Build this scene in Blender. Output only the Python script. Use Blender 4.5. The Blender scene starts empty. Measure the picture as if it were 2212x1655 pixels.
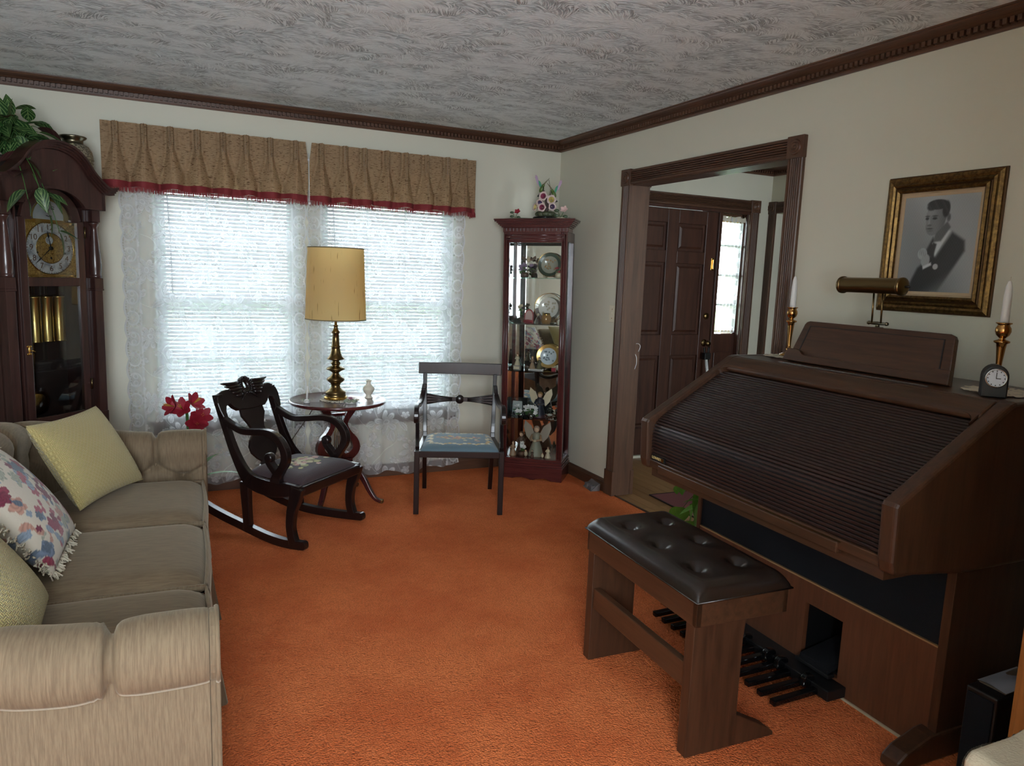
import bpy, bmesh, math, random
import numpy as np
from mathutils import Vector, Matrix, Euler
SC = bpy.context.scene
COL = SC.collection
random.seed(7)
PI = math.pi
# ------------------------------------------------------------------ camera
def make_camera():
    yaw, pitch, roll, f = 0.450152676, -0.146340266, 0.0376905833, 1574.276
    cy, sy, cp, sp = math.cos(yaw), math.sin(yaw), math.cos(pitch), math.sin(pitch)
    fw = Vector((sy * cp, cy * cp, sp)); r = Vector((cy, -sy, 0)); u = r.cross(fw)
    c, s = math.cos(roll), math.sin(roll)
    r2 = c * r + s * u; u2 = -s * r + c * u
    cam = bpy.data.cameras.new('camera'); o = bpy.data.objects.new('camera', cam); COL.objects.link(o)
    m = Matrix((r2, u2, -fw)).transposed().to_4x4(); m.translation = (-2.72394, -4.94263, 1.45017)
    o.matrix_world = m
    cam.sensor_width = 36; cam.sensor_fit = 'HORIZONTAL'; cam.lens = f * 36 / 2212; cam.clip_start = .05
    SC.camera = o
make_camera()
# ------------------------------------------------------------------ sky, daylight portals, exposure
SKY = 24.0
EXPOSURE = 0.5
wd = bpy.data.worlds.new('world'); SC.world = wd; wd.use_nodes = True
_bg = wd.node_tree.nodes['Background']; _bg.inputs[0].default_value = (.82, .91, 1.0, 1); _bg.inputs[1].default_value = SKY
SC.view_settings.view_transform = 'Standard'; SC.view_settings.look = 'None'
SC.view_settings.exposure = EXPOSURE; SC.view_settings.gamma = 1; SC.view_settings.use_curve_mapping = False
SC.cycles.max_bounces = 8; SC.cycles.diffuse_bounces = 5; SC.cycles.glossy_bounces = 4
SC.cycles.transmission_bounces = 8; SC.cycles.transparent_max_bounces = 14
SC.cycles.sample_clamp_indirect = 8.0; SC.cycles.adaptive_threshold = .02; SC.cycles.caustics_reflective = False; SC.cycles.caustics_refractive = False
def portal(name, loc, size, facing):
    l = bpy.data.lights.new(name, 'AREA'); l.shape = 'RECTANGLE'; l.size, l.size_y = size; l.cycles.is_portal = True
    o = bpy.data.objects.new(name, l); COL.objects.link(o); o.location = loc
    o.rotation_euler = Vector(facing).to_track_quat('-Z', 'Y').to_euler()
portal('daylight_portal', (-2.33, .16, 1.21), (.86, 1.48), (0, -1, 0))
portal('daylight_portal', (-1.295, .16, 1.21), (.95, 1.48), (0, -1, 0))
portal('daylight_portal', (1.64, .16, 1.52), (.26, 1.0), (0, -1, 0))
portal('daylight_portal', (-3.075, -6.36, 1.5), (1.15, 1.4), (0, 1, 0))
portal('daylight_portal', (1.08, -6.36, 1.5), (.7, 1.2), (0, 1, 0))
# ------------------------------------------------------------------ material helpers
def lin(r, g, b):
    f = lambda c: (c / 255) / 12.92 if c / 255 <= .04045 else ((c / 255 + .055) / 1.055) ** 2.4
    return (f(r), f(g), f(b), 1)
class S:
    """a socket with arithmetic"""
    def __init__(s, nt, k): s.nt, s.k = nt, k
    def _m(s, op, *a):
        n = s.nt.nodes.new('ShaderNodeMath'); n.operation = op
        for i, v in enumerate((s,) + a):
            if isinstance(v, S): s.nt.links.new(v.k, n.inputs[i])
            else: n.inputs[i].default_value = v
        return S(s.nt, n.outputs[0])
    def __add__(s, o): return s._m('ADD', o)
    __radd__ = __add__
    def __sub__(s, o): return s._m('SUBTRACT', o)
    def __rsub__(s, o): return (s * -1) + o
    def __mul__(s, o): return s._m('MULTIPLY', o)
    __rmul__ = __mul__
    def __truediv__(s, o): return s._m('DIVIDE', o)
    def lt(s, o): return s._m('LESS_THAN', o)
    def gt(s, o): return s._m('GREATER_THAN', o)
    def max(s, o): return s._m('MAXIMUM', o)
    def min(s, o): return s._m('MINIMUM', o)
    def abs(s): return s._m('ABSOLUTE')
    def sin(s): return s._m('SINE')
    def cos(s): return s._m('COSINE')
    def sqrt(s): return s._m('SQRT')
    def pow(s, o): return s._m('POWER', o)
    def wrap(s, lo, hi): return s._m('WRAP', hi, lo)
    def floor(s): return s._m('FLOOR')
    def atan2(s, o): return s._m('ARCTAN2', o)
    def smooth(s, a, b):
        n = s.nt.nodes.new('ShaderNodeMapRange'); n.interpolation_type = 'SMOOTHSTEP'
        s.nt.links.new(s.k, n.inputs[0]); n.inputs[1].default_value = a; n.inputs[2].default_value = b
        return S(s.nt, n.outputs[0])
class Mat:
    def __init__(s, name, rough=.5, color=(.5, .5, .5, 1), metal=0, spec=.5):
        s.m = bpy.data.materials.new(name); s.m.use_nodes = True; s.nt = s.m.node_tree
        s.b = s.nt.nodes['Principled BSDF']; s.out = s.nt.nodes['Material Output']
        s.set('Base Color', color); s.set('Roughness', rough); s.set('Metallic', metal); s.set('Specular IOR Level', spec)
    def n(s, t): return s.nt.nodes.new(t)
    def link(s, a, b): s.nt.links.new(a.k if isinstance(a, S) else a, b)
    def set(s, k, v):
        if isinstance(v, S) or isinstance(v, bpy.types.NodeSocket): s.link(v, s.b.inputs[k])
        else: s.b.inputs[k].default_value = v
        return s
    def coord(s, kind='Object', scale=(1, 1, 1), rot=(0, 0, 0)):
        t = s.n('ShaderNodeTexCoord'); mp = s.n('ShaderNodeMapping')
        mp.inputs['Scale'].default_value = scale; mp.inputs['Rotation'].default_value = rot
        s.link(t.outputs[kind], mp.inputs[0]); return mp.outputs[0]
    def sep(s, v):
        n = s.n('ShaderNodeSeparateXYZ'); s.link(v, n.inputs[0]); return [S(s.nt, o) for o in n.outputs]
    def noise(s, v, scale=5, detail=3, rough=.5, dist=0):
        n = s.n('ShaderNodeTexNoise'); s.link(v, n.inputs['Vector']); n.inputs['Scale'].default_value = scale
        n.inputs['Detail'].default_value = detail; n.inputs['Roughness'].default_value = rough; n.inputs['Distortion'].default_value = dist
        return S(s.nt, n.outputs['Fac'])
    def voronoi(s, v, scale=5, feature='F1'):
        n = s.n('ShaderNodeTexVoronoi'); n.feature = feature; s.link(v, n.inputs['Vector']); n.inputs['Scale'].default_value = scale
        return S(s.nt, n.outputs[0])
    def ramp(s, fac, *stops):
        n = s.n('ShaderNodeValToRGB'); e = n.color_ramp.elements
        while len(e) < len(stops): e.new(.5)
        for i, (p, c) in enumerate(stops): e[i].position = p; e[i].color = c
        s.link(fac, n.inputs[0]); return n.outputs[0]
    def mix(s, fac, a, b):
        n = s.n('ShaderNodeMix'); n.data_type = 'RGBA'
        for i, v in ((0, fac), (6, a), (7, b)):
            if isinstance(v, (S, bpy.types.NodeSocket)): s.link(v, n.inputs[i])
            else: n.inputs[i].default_value = v
        return n.outputs[2]
    def bump(s, h, strength=.3, dist=.01):
        n = s.n('ShaderNodeBump'); n.inputs['Strength'].default_value = strength; n.inputs['Distance'].default_value = dist
        s.link(h, n.inputs['Height']); s.link(n.outputs[0], s.b.inputs['Normal']); return s
    def attr(s, name='Col'):
        n = s.n('ShaderNodeAttribute'); n.attribute_name = name; return n.outputs['Color']
def wood(name, dark, light, rough=.35, scale=1.0, axis=2, coat=0):
    m = Mat(name, rough)
    sc = [14, 14, 14]; sc[axis] = 1.1
    v = m.coord('Object', tuple(c * scale for c in sc))
    a = m.noise(v, 2.2, 6, .6, .6); b = m.noise(v, 9, 3, .6)
    m.set('Base Color', m.ramp(a * .75 + b * .25, (.25, dark), (.75, light)))
    m.bump(b, .08, .002)
    if coat: m.set('Coat Weight', coat); m.set('Coat Roughness', .12)
    return m.m
def flat(name, color, rough=.5, metal=0, bumps=0, bscale=60, spec=.5):
    m = Mat(name, rough, color, metal, spec)
    v = m.coord()
    a = m.noise(v, 6, 3); c2 = tuple(c * .86 for c in color[:3]) + (1,)
    m.set('Base Color', m.mix(a, c2, color))
    if bumps: m.bump(m.noise(v, bscale, 4), bumps, .004)
    return m.m
def painted(name, rough=.7, bumps=.2, bscale=250, sheen=0):
    m = Mat(name, rough); m.set('Base Color', m.attr())
    if bumps: m.bump(m.noise(m.coord(), bscale, 2), bumps, .003)
    if sheen: m.set('Sheen Weight', sheen)
    return m.m
# ------------------------------------------------------------------ mesh helpers
class MB:
    def __init__(s): s.v = []; s.f = []; s.col = None; s.uv = None; s.sm = []
    def add(s, vs, fs, M=None, smooth=False):
        o = len(s.v)
        s.v += [tuple(M @ Vector(v)) for v in vs] if M is not None else [tuple(v) for v in vs]
        s.f += [tuple(i + o for i in f) for f in fs]; s.sm += [smooth] * len(fs)
        return s
    def box(s, x0, x1, y0, y1, z0, z1, M=None):
        vs = [(x, y, z) for z in (z0, z1) for y in (y0, y1) for x in (x0, x1)]
        return s.add(vs, [(0, 2, 3, 1), (4, 5, 7, 6), (0, 1, 5, 4), (2, 6, 7, 3), (0, 4, 6, 2), (1, 3, 7, 5)], M)
    def cbox(s, c, sz, M=None):
        return s.box(c[0] - sz[0] / 2, c[0] + sz[0] / 2, c[1] - sz[1] / 2, c[1] + sz[1] / 2, c[2] - sz[2] / 2, c[2] + sz[2] / 2, M)
    def prism(s, poly, h0, h1, axis='z', M=None, smooth=False):
        """2D outline pushed from h0 to h1 along axis; poly axes: z->(x,y) y->(x,z) x->(y,z)"""
        def p(a, b, h): return (a, b, h) if axis == 'z' else ((a, h, b) if axis == 'y' else (h, a, b))
        n = len(poly)
        vs = [p(a, b, h0) for a, b in poly] + [p(a, b, h1) for a, b in poly]
        fs = [tuple(range(n))[::-1], tuple(range(n, 2 * n))]
        s.add(vs, fs, M); o = len(s.v) - 2 * n
        s.f += [(o + i, o + (i + 1) % n, o + n + (i + 1) % n, o + n + i) for i in range(n)]; s.sm += [smooth] * n
        return s
    def lathe(s, prof, seg=24, M=None, smooth=True, a0=0, a1=2 * PI, c=(0, 0, 0)):
        full = abs(a1 - a0 - 2 * PI) < 1e-6; na = seg if full else seg + 1
        vs = []; fs = []
        for r, z in prof:
            for i in range(na):
                a = a0 + (a1 - a0) * i / seg; vs.append((c[0] + r * math.cos(a), c[1] + r * math.sin(a), c[2] + z))
        for j in range(len(prof) - 1):
            for i in range(seg):
                k = (i + 1) % na
                fs.append((j * na + i, j * na + k, (j + 1) * na + k, (j + 1) * na + i))
        return s.add(vs, fs, M, smooth)
    def tube(s, pts, rad, seg=8, M=None, caps=True, smooth=True, flat=None):
        pts = [Vector(p) for p in pts]; n = len(pts)
        rad = rad if isinstance(rad, (list, tuple)) else [rad] * n
        vs = []; fs = []; up = None
        for i, p in enumerate(pts):
            t = (pts[min(i + 1, n - 1)] - pts[max(i - 1, 0)])
            t = t.normalized() if t.length > 1e-9 else Vector((0, 0, 1))
            if up is None:
                up = Vector((0, 0, 1)) if abs(t.z) < .9 else Vector((1, 0, 0))
            a = t.cross(up); a = a.normalized() if a.length > 1e-6 else t.orthogonal().normalized()
            b = a.cross(t).normalized(); up = b
            for k in range(seg):
                an = 2 * PI * k / seg
                vs.append(p + a * math.cos(an) * rad[i] + b * math.sin(an) * rad[i] * (flat or 1))
        for i in range(n - 1):
            for k in range(seg): fs.append((i * seg + k, i * seg + (k + 1) % seg, (i + 1) * seg + (k + 1) % seg, (i + 1) * seg + k))
        if caps: fs += [tuple(range(seg))[::-1], tuple(range((n - 1) * seg, n * seg))]
        return s.add(vs, fs, M, smooth)
    def grid(s, fn, nu, nv, M=None, closed=False, smooth=True):
        """fn(u,v) -> point, u,v in 0..1"""
        vs = [fn(i / nu, j / nv) for j in range(nv + 1) for i in range(nu + 1)]
        w = nu + 1
        fs = [(j * w + i, j * w + i + 1, (j + 1) * w + i + 1, (j + 1) * w + i) for j in range(nv) for i in range(nu)]
        return s.add(vs, fs, M, smooth)
    def ball(s, c, r, seg=14, rings=9, M=None):
        r = r if isinstance(r, (tuple, list)) else (r, r, r)
        vs = [(c[0], c[1], c[2] - r[2])]; fs = []
        for j in range(1, rings):
            a = -PI / 2 + PI * j / rings
            vs += [(c[0] + r[0] * math.cos(a) * math.cos(2 * PI * i / seg), c[1] + r[1] * math.cos(a) * math.sin(2 * PI * i / seg), c[2] + r[2] * math.sin(a)) for i in range(seg)]
        vs.append((c[0], c[1], c[2] + r[2])); T = len(vs) - 1
        for i in range(seg):
            k = (i + 1) % seg; fs.append((0, 1 + k, 1 + i)); fs.append((T, T - seg + i, T - seg + k))
            for j in range(rings - 2): fs.append((1 + j * seg + i, 1 + j * seg + k, 1 + (j + 1) * seg + k, 1 + (j + 1) * seg + i))
        return s.add(vs, fs, M, True)
    def ribbon(s, pts, widths, x0, x1, axis='x', M=None):
        """a curved bar: centre line pts (a,b) in a plane, width per point, pushed x0..x1 along axis"""
        n = len(pts); L = []; Rr = []
        widths = widths if isinstance(widths, (list, tuple)) else [widths] * n
        for i in range(n):
            a = pts[max(i - 1, 0)]; b = pts[min(i + 1, n - 1)]; d = Vector((b[0] - a[0], b[1] - a[1])).normalized(); w = widths[i] / 2
            L.append((pts[i][0] - d.y * w, pts[i][1] + d.x * w)); Rr.append((pts[i][0] + d.y * w, pts[i][1] - d.x * w))
        def p(q, h): return (q[0], q[1], h) if axis == 'z' else ((q[0], h, q[1]) if axis == 'y' else (h, q[0], q[1]))
        vs = []
        for i in range(n):
            xa = x0[i] if isinstance(x0, (list, tuple)) else x0; xb = x1[i] if isinstance(x1, (list, tuple)) else x1
            vs += [p(L[i], xa), p(Rr[i], xa), p(Rr[i], xb), p(L[i], xb)]
        fs = [(0, 1, 2, 3), tuple(4 * (n - 1) + k for k in (3, 2, 1, 0))]
        for i in range(n - 1):
            for k in range(4): fs.append((4 * i + k, 4 * (i + 1) + k, 4 * (i + 1) + (k + 1) % 4, 4 * i + (k + 1) % 4))
        return s.add(vs, fs, M)
    def mesh(s, name, mat, paint=None):
        me = bpy.data.meshes.new(name); me.from_pydata(s.v, [], s.f)
        me.polygons.foreach_set('use_smooth', s.sm)
        bm = bmesh.new(); bm.from_mesh(me); bmesh.ops.recalc_face_normals(bm, faces=bm.faces); bm.to_mesh(me); bm.free()
        if paint:
            ca = me.color_attributes.new('Col', 'FLOAT_COLOR', 'POINT')
            for i, v in enumerate(me.vertices): ca.data[i].color = paint(v.co)
        if mat: me.materials.append(mat)
        me.update(); return me
    def build(s, name, mat, parent=None, bevel=0, seg=2, paint=None, sub=0):
        o = bpy.data.objects.new(name, s.mesh(name, mat, paint)); COL.objects.link(o)
        if parent is not None: o.parent = parent
        if sub: m = o.modifiers.new('sub', 'SUBSURF'); m.levels = m.render_levels = sub
        if bevel:
            m = o.modifiers.new('bevel', 'BEVEL'); m.width = bevel; m.segments = seg; m.limit_method = 'ANGLE'; m.angle_limit = math.radians(40)
        return o
def thing(name, label, cat, loc=(0, 0, 0), rotz=0, group=None, rot=None):
    o = bpy.data.objects.new(name, None); COL.objects.link(o); o.empty_display_size = .05
    o.location = loc; o.rotation_euler = rot if rot else (0, 0, rotz); tag(o, label, cat, group); return o
def tag(o, label, cat, group=None):
    o['label'] = label; o['category'] = cat
    if group: o['group'] = group
    return o
def struct(o): o['kind'] = 'structure'; return o
def piece(parent, name, mesh, loc=(0, 0, 0), rot=(0, 0, 0), scale=(1, 1, 1)):
    o = bpy.data.objects.new(name, mesh); COL.objects.link(o); o.parent = parent
    o.location = loc; o.rotation_euler = rot; o.scale = scale; return o
def lerp(a, b, t): return a + (b - a) * t
def spline(pts, n):
    """Catmull-Rom through pts (tuples of any length), n samples"""
    P = [Vector(p) for p in pts]; m = len(P) - 1; out = []
    for i in range(n):
        t = i / (n - 1) * m; k = min(int(t), m - 1); t -= k
        p0, p1, p2, p3 = P[max(k - 1, 0)], P[k], P[k + 1], P[min(k + 2, m)]
        out.append(.5 * ((2 * p1) + (p2 - p0) * t + (2 * p0 - 5 * p1 + 4 * p2 - p3) * t * t + (3 * p1 - p0 - 3 * p2 + p3) * t ** 3))
    return out
def smoothstep(a, b, x):
    t = min(1, max(0, (x - a) / (b - a))); return t * t * (3 - 2 * t)
def mixc(a, b, t): return tuple(a[i] + (b[i] - a[i]) * t for i in range(3)) + (1,)
def RZ(a): return Matrix.Rotation(a, 4, 'Z')
def RX(a): return Matrix.Rotation(a, 4, 'X')
def RY(a): return Matrix.Rotation(a, 4, 'Y')
def T(*a): return Matrix.Translation(a)
def text_mesh(txt, size, mat, depth=.0004):
    c = bpy.data.curves.new('lettering', 'FONT'); c.body = txt; c.size = size; c.extrude = depth; c.align_x = 'CENTER'; c.align_y = 'CENTER'
    o = bpy.data.objects.new('lettering', c); COL.objects.link(o)
    dg = bpy.context.evaluated_depsgraph_get(); dg.update()
    me = bpy.data.meshes.new_from_object(o.evaluated_get(dg)); bpy.data.objects.remove(o); bpy.data.curves.remove(c)
    me.materials.clear(); me.materials.append(mat); return me
# ------------------------------------------------------------------ materials
M = {}
def _mat_wall():
    m = Mat('wall_paint', .75, spec=.3); v = m.coord()
    m.set('Base Color', m.mix(m.noise(v, 1.3, 3), lin(204, 201, 184), lin(212, 209, 193))); m.bump(m.noise(v, 180, 3), .08, .002); return m.m
M['wall'] = _mat_wall()
def _mat_ceiling():
    m = Mat('brushed_ceiling', .9, spec=.2)
    t = m.n('ShaderNodeTexCoord').outputs['Object']
    cell = m.n('ShaderNodeTexVoronoi'); m.link(t, cell.inputs['Vector']); cell.inputs['Scale'].default_value = 10
    px, py, pz = m.sep(t); cx, cy, cz = m.sep(cell.outputs['Position']) if 'Position' in cell.outputs else (px, py, pz)
    c1, c2, c3 = m.sep(cell.outputs['Color'])
    nz = m.noise(t, 5, 2)
    lx = px - cx; ly = py - cy
    ang = c1 * 2.6 - 1.3 + (nz - .5) * 1.5 + lx * 5
    u = lx * ang.cos() + ly * ang.sin(); w = ly * ang.cos() - lx * ang.sin()
    cb = m.n('ShaderNodeCombineXYZ'); m.link(u * 19, cb.inputs[0]); m.link(w * 160, cb.inputs[1]); m.link(c2 * 20, cb.inputs[2])
    st = m.noise(cb.outputs[0], 1.0, 2, .5, .5)
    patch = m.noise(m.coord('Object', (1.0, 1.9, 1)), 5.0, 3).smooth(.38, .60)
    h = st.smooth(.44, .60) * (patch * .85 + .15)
    m.set('Base Color', m.mix(h, lin(236, 245, 247), lin(172, 182, 185))); m.bump(h * -1, .6, .010); return m.m  # stroke colour is darkened as well, painting in the shade of the relief
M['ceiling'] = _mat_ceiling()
def _mat_carpet():
    m = Mat('orange_carpet', .95, spec=.1); v = m.coord()
    tuft = m.voronoi(v, 150); tuft2 = m.noise(v, 90, 4, .7); big = m.noise(v, 2.6, 5, .65).smooth(.34, .66); mid = m.noise(v, 14, 3)
    base = m.mix(big, lin(198, 88, 42), lin(230, 124, 70))
    col = m.mix(tuft.smooth(.3, .8) * .45 + (tuft2 - .4).max(0.0) * .7, base, lin(146, 58, 26))
    m.set('Base Color', m.mix(mid * .35, col, lin(232, 132, 78)))
    m.set('Sheen Weight', .6); m.set('Sheen Tint', lin(246, 150, 100)); m.set('Sheen Roughness', .6)
    m.bump(tuft * -1 + tuft2 * .8 + mid * .5, .7, .02); return m.m
M['carpet'] = _mat_carpet()
M['trim'] = wood('dark_stained_trim', lin(58, 38, 28), lin(106, 74, 54), .38, 1, 2)
M['trim_x'] = wood('dark_stained_trim_x', lin(56, 37, 28), lin(104, 72, 53), .38, 1, 0)
M['trim_y'] = wood('dark_stained_trim_y', lin(58, 38, 28), lin(108, 76, 56), .38, 1, 1)
M['mahog'] = wood('mahogany', lin(40, 16, 18), lin(92, 40, 38), .22, 1, 2, .4)
M['mahog_x'] = wood('mahogany_x', lin(46, 18, 20), lin(98, 44, 42), .22, 1, 0, .4)
M['ebony'] = wood('dark_chair_wood', lin(14, 9, 9), lin(34, 20, 19), .28, 1, 2, .15)
M['oak'] = wood('organ_walnut', lin(40, 25, 17), lin(80, 52, 35), .34, 1.2, 2)
M['oak_y'] = wood('organ_walnut_y', lin(42, 26, 18), lin(86, 57, 38), .3, 1.2, 1)
M['oak_light'] = wood('organ_front_walnut', lin(64, 36, 22), lin(104, 64, 42), .45, 1.2, 2)
M['clockwood'] = wood('clock_cherry', lin(34, 20, 18), lin(76, 48, 43), .3, 1.1, 2, .3)
M['doorwood'] = wood('front_door_stain', lin(44, 25, 20), lin(86, 54, 41), .35, .8, 2)
M['honey'] = wood('honey_oak', lin(146, 92, 42), lin(190, 130, 70), .4, 1.2, 2)
M['white'] = flat('white_vinyl', lin(238, 240, 242), .4)
M['black'] = flat('black_plastic', lin(14, 14, 15), .45)
M['blackgloss'] = flat('black_gloss', lin(12, 12, 13), .12)
def metal(name, c, rough=.22): return flat(name, c, rough, 1)
M['brass'] = metal('polished_brass', lin(214, 170, 92)); M['abrass'] = metal('antique_brass', lin(128, 106, 70), .28)
M['copper'] = metal('copper_brass', lin(196, 148, 88), .2); M['silver'] = metal('silver_metal', lin(200, 200, 200), .25)
M['pewter'] = metal('pewter_brass', lin(124, 116, 96), .28)
M['velvet'] = None
def _mat_velvet(sc):
    m = Mat('tan_velvet', .85, spec=.2); v = m.coord('Object', sc); w = m.coord()
    a = m.noise(v, 3, 4, .65); b = m.noise(w, 5, 3)
    m.set('Base Color', m.mix(a.smooth(.25, .75), lin(104, 88, 70), m.mix(b, lin(132, 115, 92), lin(120, 103, 82))))
    m.set('Sheen Weight', .3); m.set('Sheen Roughness', .35); m.set('Sheen Tint', lin(240, 225, 200))
    m.bump(a, .06, .003); return m.m
M['velvet'] = _mat_velvet((80, 5, 5)); M['velvet_seat'] = _mat_velvet((5, 60, 8))
def _mat_tweed():
    m = Mat('tan_slub_weave', .9, spec=.1); v = m.coord('Object', (42, 42, 330)); w = m.coord('Object', (300, 300, 40))
    fl = m.noise(v, 1, 2, .5).smooth(.56, .66); wv = m.noise(w, 1, 2)
    col = m.mix(fl, m.mix(wv, lin(158, 130, 99), lin(186, 160, 128)), lin(80, 57, 42))
    m.set('Base Color', col); m.bump(wv, .15, .002)
    tr = m.n('ShaderNodeBsdfTranslucent'); m.link(m.mix(.35, col, lin(214, 160, 92)), tr.inputs[0]); mx = m.n('ShaderNodeMixShader'); mx.inputs[0].default_value = .34
    m.link(m.b.outputs[0], mx.inputs[1]); m.link(tr.outputs[0], mx.inputs[2]); m.link(mx.outputs[0], m.out.inputs[0]); return m.m
M['tweed'] = _mat_tweed()
M['fringe'] = flat('wine_red_fringe', lin(126, 38, 42), .8)
def _mat_leather():
    m = Mat('brown_leather', .26, spec=.6); v = m.coord()
    m.set('Base Color', m.mix(m.noise(v, 8, 3), lin(24, 17, 14), lin(38, 28, 23))); m.bump(m.voronoi(v, 420), .12, .001); return m.m
M['leather'] = _mat_leather()
def glass(name, alpha=.1, tint=(1, 1, 1, 1)):
    m = Mat(name, .02); nt = m.nt
    tr = m.n('ShaderNodeBsdfTransparent'); tr.inputs[0].default_value = tint; gl = m.n('ShaderNodeBsdfGlossy'); gl.inputs['Roughness'].default_value = .02
    fr = m.n('ShaderNodeFresnel'); fr.inputs[0].default_value = 1.45; mx = m.n('ShaderNodeMixShader')
    f = S(nt, fr.outputs[0]) + alpha
    m.link(f, mx.inputs[0]); m.link(tr.outputs[0], mx.inputs[1]); m.link(gl.outputs[0], mx.inputs[2]); m.link(mx.outputs[0], m.out.inputs[0]); return m.m
M['glass'] = glass('clear_glass', .0, (.97, .98, .97, 1)); M['shelfglass'] = glass('green_shelf_glass', .06, (.78, .88, .84, 1))
M['crystal'] = glass('cut_crystal', .3, (.93, .96, .97, 1))
M['mirror'] = flat('mirror_silver', (.86, .88, .87, 1), .015, 1)
M['ivory'] = flat('ivory_porcelain', lin(226, 218, 200), .25); M['porc'] = flat('white_porcelain', lin(236, 234, 230), .2)
M['switch'] = flat('ivory_switch_plate', lin(226, 219, 196), .4)
M['cream'] = flat('cream_doily_cotton', lin(226, 216, 194), .9, 0, .5, 140)
M['wax'] = flat('white_candle_wax', lin(232, 232, 230), .45)
M['grill'] = flat('black_speaker_cloth', lin(20, 23, 28), .9, 0, .4, 500, .2)
M['red'] = flat('deep_red', lin(150, 26, 46), .5); M['green'] = flat('leaf_green', lin(60, 104, 44), .5)
M['pewgreen'] = flat('dark_green_glaze', lin(38, 62, 50), .2)
def _mat_leaf(name, a, b, vein):
    m = Mat(name, .4); u = m.n('ShaderNodeUVMap').outputs[0]; x, y, z = m.sep(u)
    w = ((y * 26 + (x - .5).abs() * 26).sin()).smooth(.45, .95) * vein
    mid = (x - .5).abs().lt(.03) * vein
    col = m.mix(w.max(mid), m.mix(m.noise(m.coord(), 20, 2), a, b), lin(136, 164, 100)); m.set('Base Color', col)
    tr = m.n('ShaderNodeBsdfTranslucent'); m.link(col, tr.inputs[0]); mx = m.n('ShaderNodeMixShader'); mx.inputs[0].default_value = .25
    m.link(m.b.outputs[0], mx.inputs[1]); m.link(tr.outputs[0], mx.inputs[2]); m.link(mx.outputs[0], m.out.inputs[0]); return m.m
M['leaf1'] = _mat_leaf('variegated_leaf', lin(28, 56, 30), lin(54, 94, 46), .8)
M['leaf2'] = _mat_leaf('pothos_leaf', lin(70, 120, 40), lin(112, 160, 62), .15)
M['leaf3'] = _mat_leaf('burgundy_leaf', lin(48, 26, 30), lin(84, 40, 44), .1)
# ------------------------------------------------------------------ the room shell
XL, YB, H = -3.78, -6.2, 2.44
MB().box(XL - .1, .012, YB, .0, -.06, 0).build('floor', M['carpet']).__setitem__('kind', 'structure')
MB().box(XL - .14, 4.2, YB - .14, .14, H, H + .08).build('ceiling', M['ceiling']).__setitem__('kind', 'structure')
W1 = (-2.76, -1.90); W2 = (-1.77, -.82); WZ = (.47, 1.95)
b = MB()
for x0, x1, z0, z1 in ((XL - .14, W1[0], 0, H), (W1[1], W2[0], 0, H), (W2[1], 0, 0, H), (W1[0], W1[1], 0, WZ[0]), (W2[0], W2[1], 0, WZ[0]), (W1[0], W1[1], WZ[1], H), (W2[0], W2[1], WZ[1], H)):
    b.box(x0, x1, 0, .14, z0, z1)
struct(b.build('wall_front', M['wall']))
OY0, OY1, OZ = -2.262, -.957, 2.047
b = MB(); b.box(0, .12, YB, OY0 - .02, 0, H).box(0, .12, OY1 + .02, .14, 0, H).box(0, .12, OY0 - .02, OY1 + .02, OZ + .02, H)
struct(b.build('wall_right', M['wall']))
struct(MB().box(XL - .14, XL, YB - .14, 0, 0, H).build('wall_left', M['wall']))
BW = (-3.65, -2.5, .8, 2.2); HW = (.73, 1.43, .9, 2.1)  # unseen window openings added behind the camera to let in fill daylight
b = MB(); b.box(XL, BW[0], YB - .14, YB, 0, H).box(BW[1], HW[0], YB - .14, YB, 0, H).box(HW[1], 4.2, YB - .14, YB, 0, H)
for q in (BW, HW): b.box(q[0], q[1], YB - .14, YB, 0, q[2]).box(q[0], q[1], YB - .14, YB, q[3], H)
struct(b.build('wall_back', M['wall']))
struct(MB().box(-2.1, 0, -5.12, -5.0, 0, H).build('unseen_shade_wall', M['wall']))  # unseen wall added behind the camera to keep back light off the organ end
# entry hall
b = MB(); b.box(.12, .555, -.09, .14, -.08, H).box(1.80, 2.03, -.09, .14, -.08, H).box(.555, 1.80, -.09, .14, -.08, .008).box(.555, 1.80, -.09, .14, 2.05, H).box(1.49, 1.80, -.09, .14, 0, .16)
struct(b.build('wall_hall_front', M['wall']))
b = MB(); b.box(2.03, 2.13, -.165, .14, -.08, H).box(2.03, 2.13, YB, -1.25, -.08, H).box(2.03, 2.13, -1.25, -.165, 2.055, H)
struct(b.build('wall_hall_right', M['wall']))
b = MB(); b.box(4.0, 4.14, YB, .14, -.08, H).box(2.13, 4.0, 0, .14, -.08, H)
struct(b.build('wall_hall_beyond', M['wall']))
fh = struct(MB().box(.012, 4.1, YB, .0, -.08, -.024).build('floor_hall', flat('floor_gap', lin(50, 34, 22), .7)))
pm = []
for k in range(3):
    pm.append(MB().box(-.0405, .0405, -.6, .6, -.014, .0).mesh('plank', wood('hall_oak_plank_%s' % 'abc'[k], [lin(126, 92, 58), lin(138, 102, 66), lin(116, 84, 52)][k], [lin(164, 126, 84), lin(172, 134, 92), lin(150, 114, 74)][k], .35, 1, 1)))
k = 0
for i in range(24):
    off = random.uniform(0, 1.2)
    for j in range(4):
        y = .05 - off - 1.203 * j + .6
        if y - .6 < -3.4: continue
        if y + .6 > -.0: y = y
        piece(fh, 'plank', pm[k % 3], (.056 + .0825 * i, min(y, -.62), -.01) if j == 0 else (.056 + .0825 * i, y, -.0102 - .0002 * (j % 2))); k += random.choice((1, 2, 4))
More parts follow.
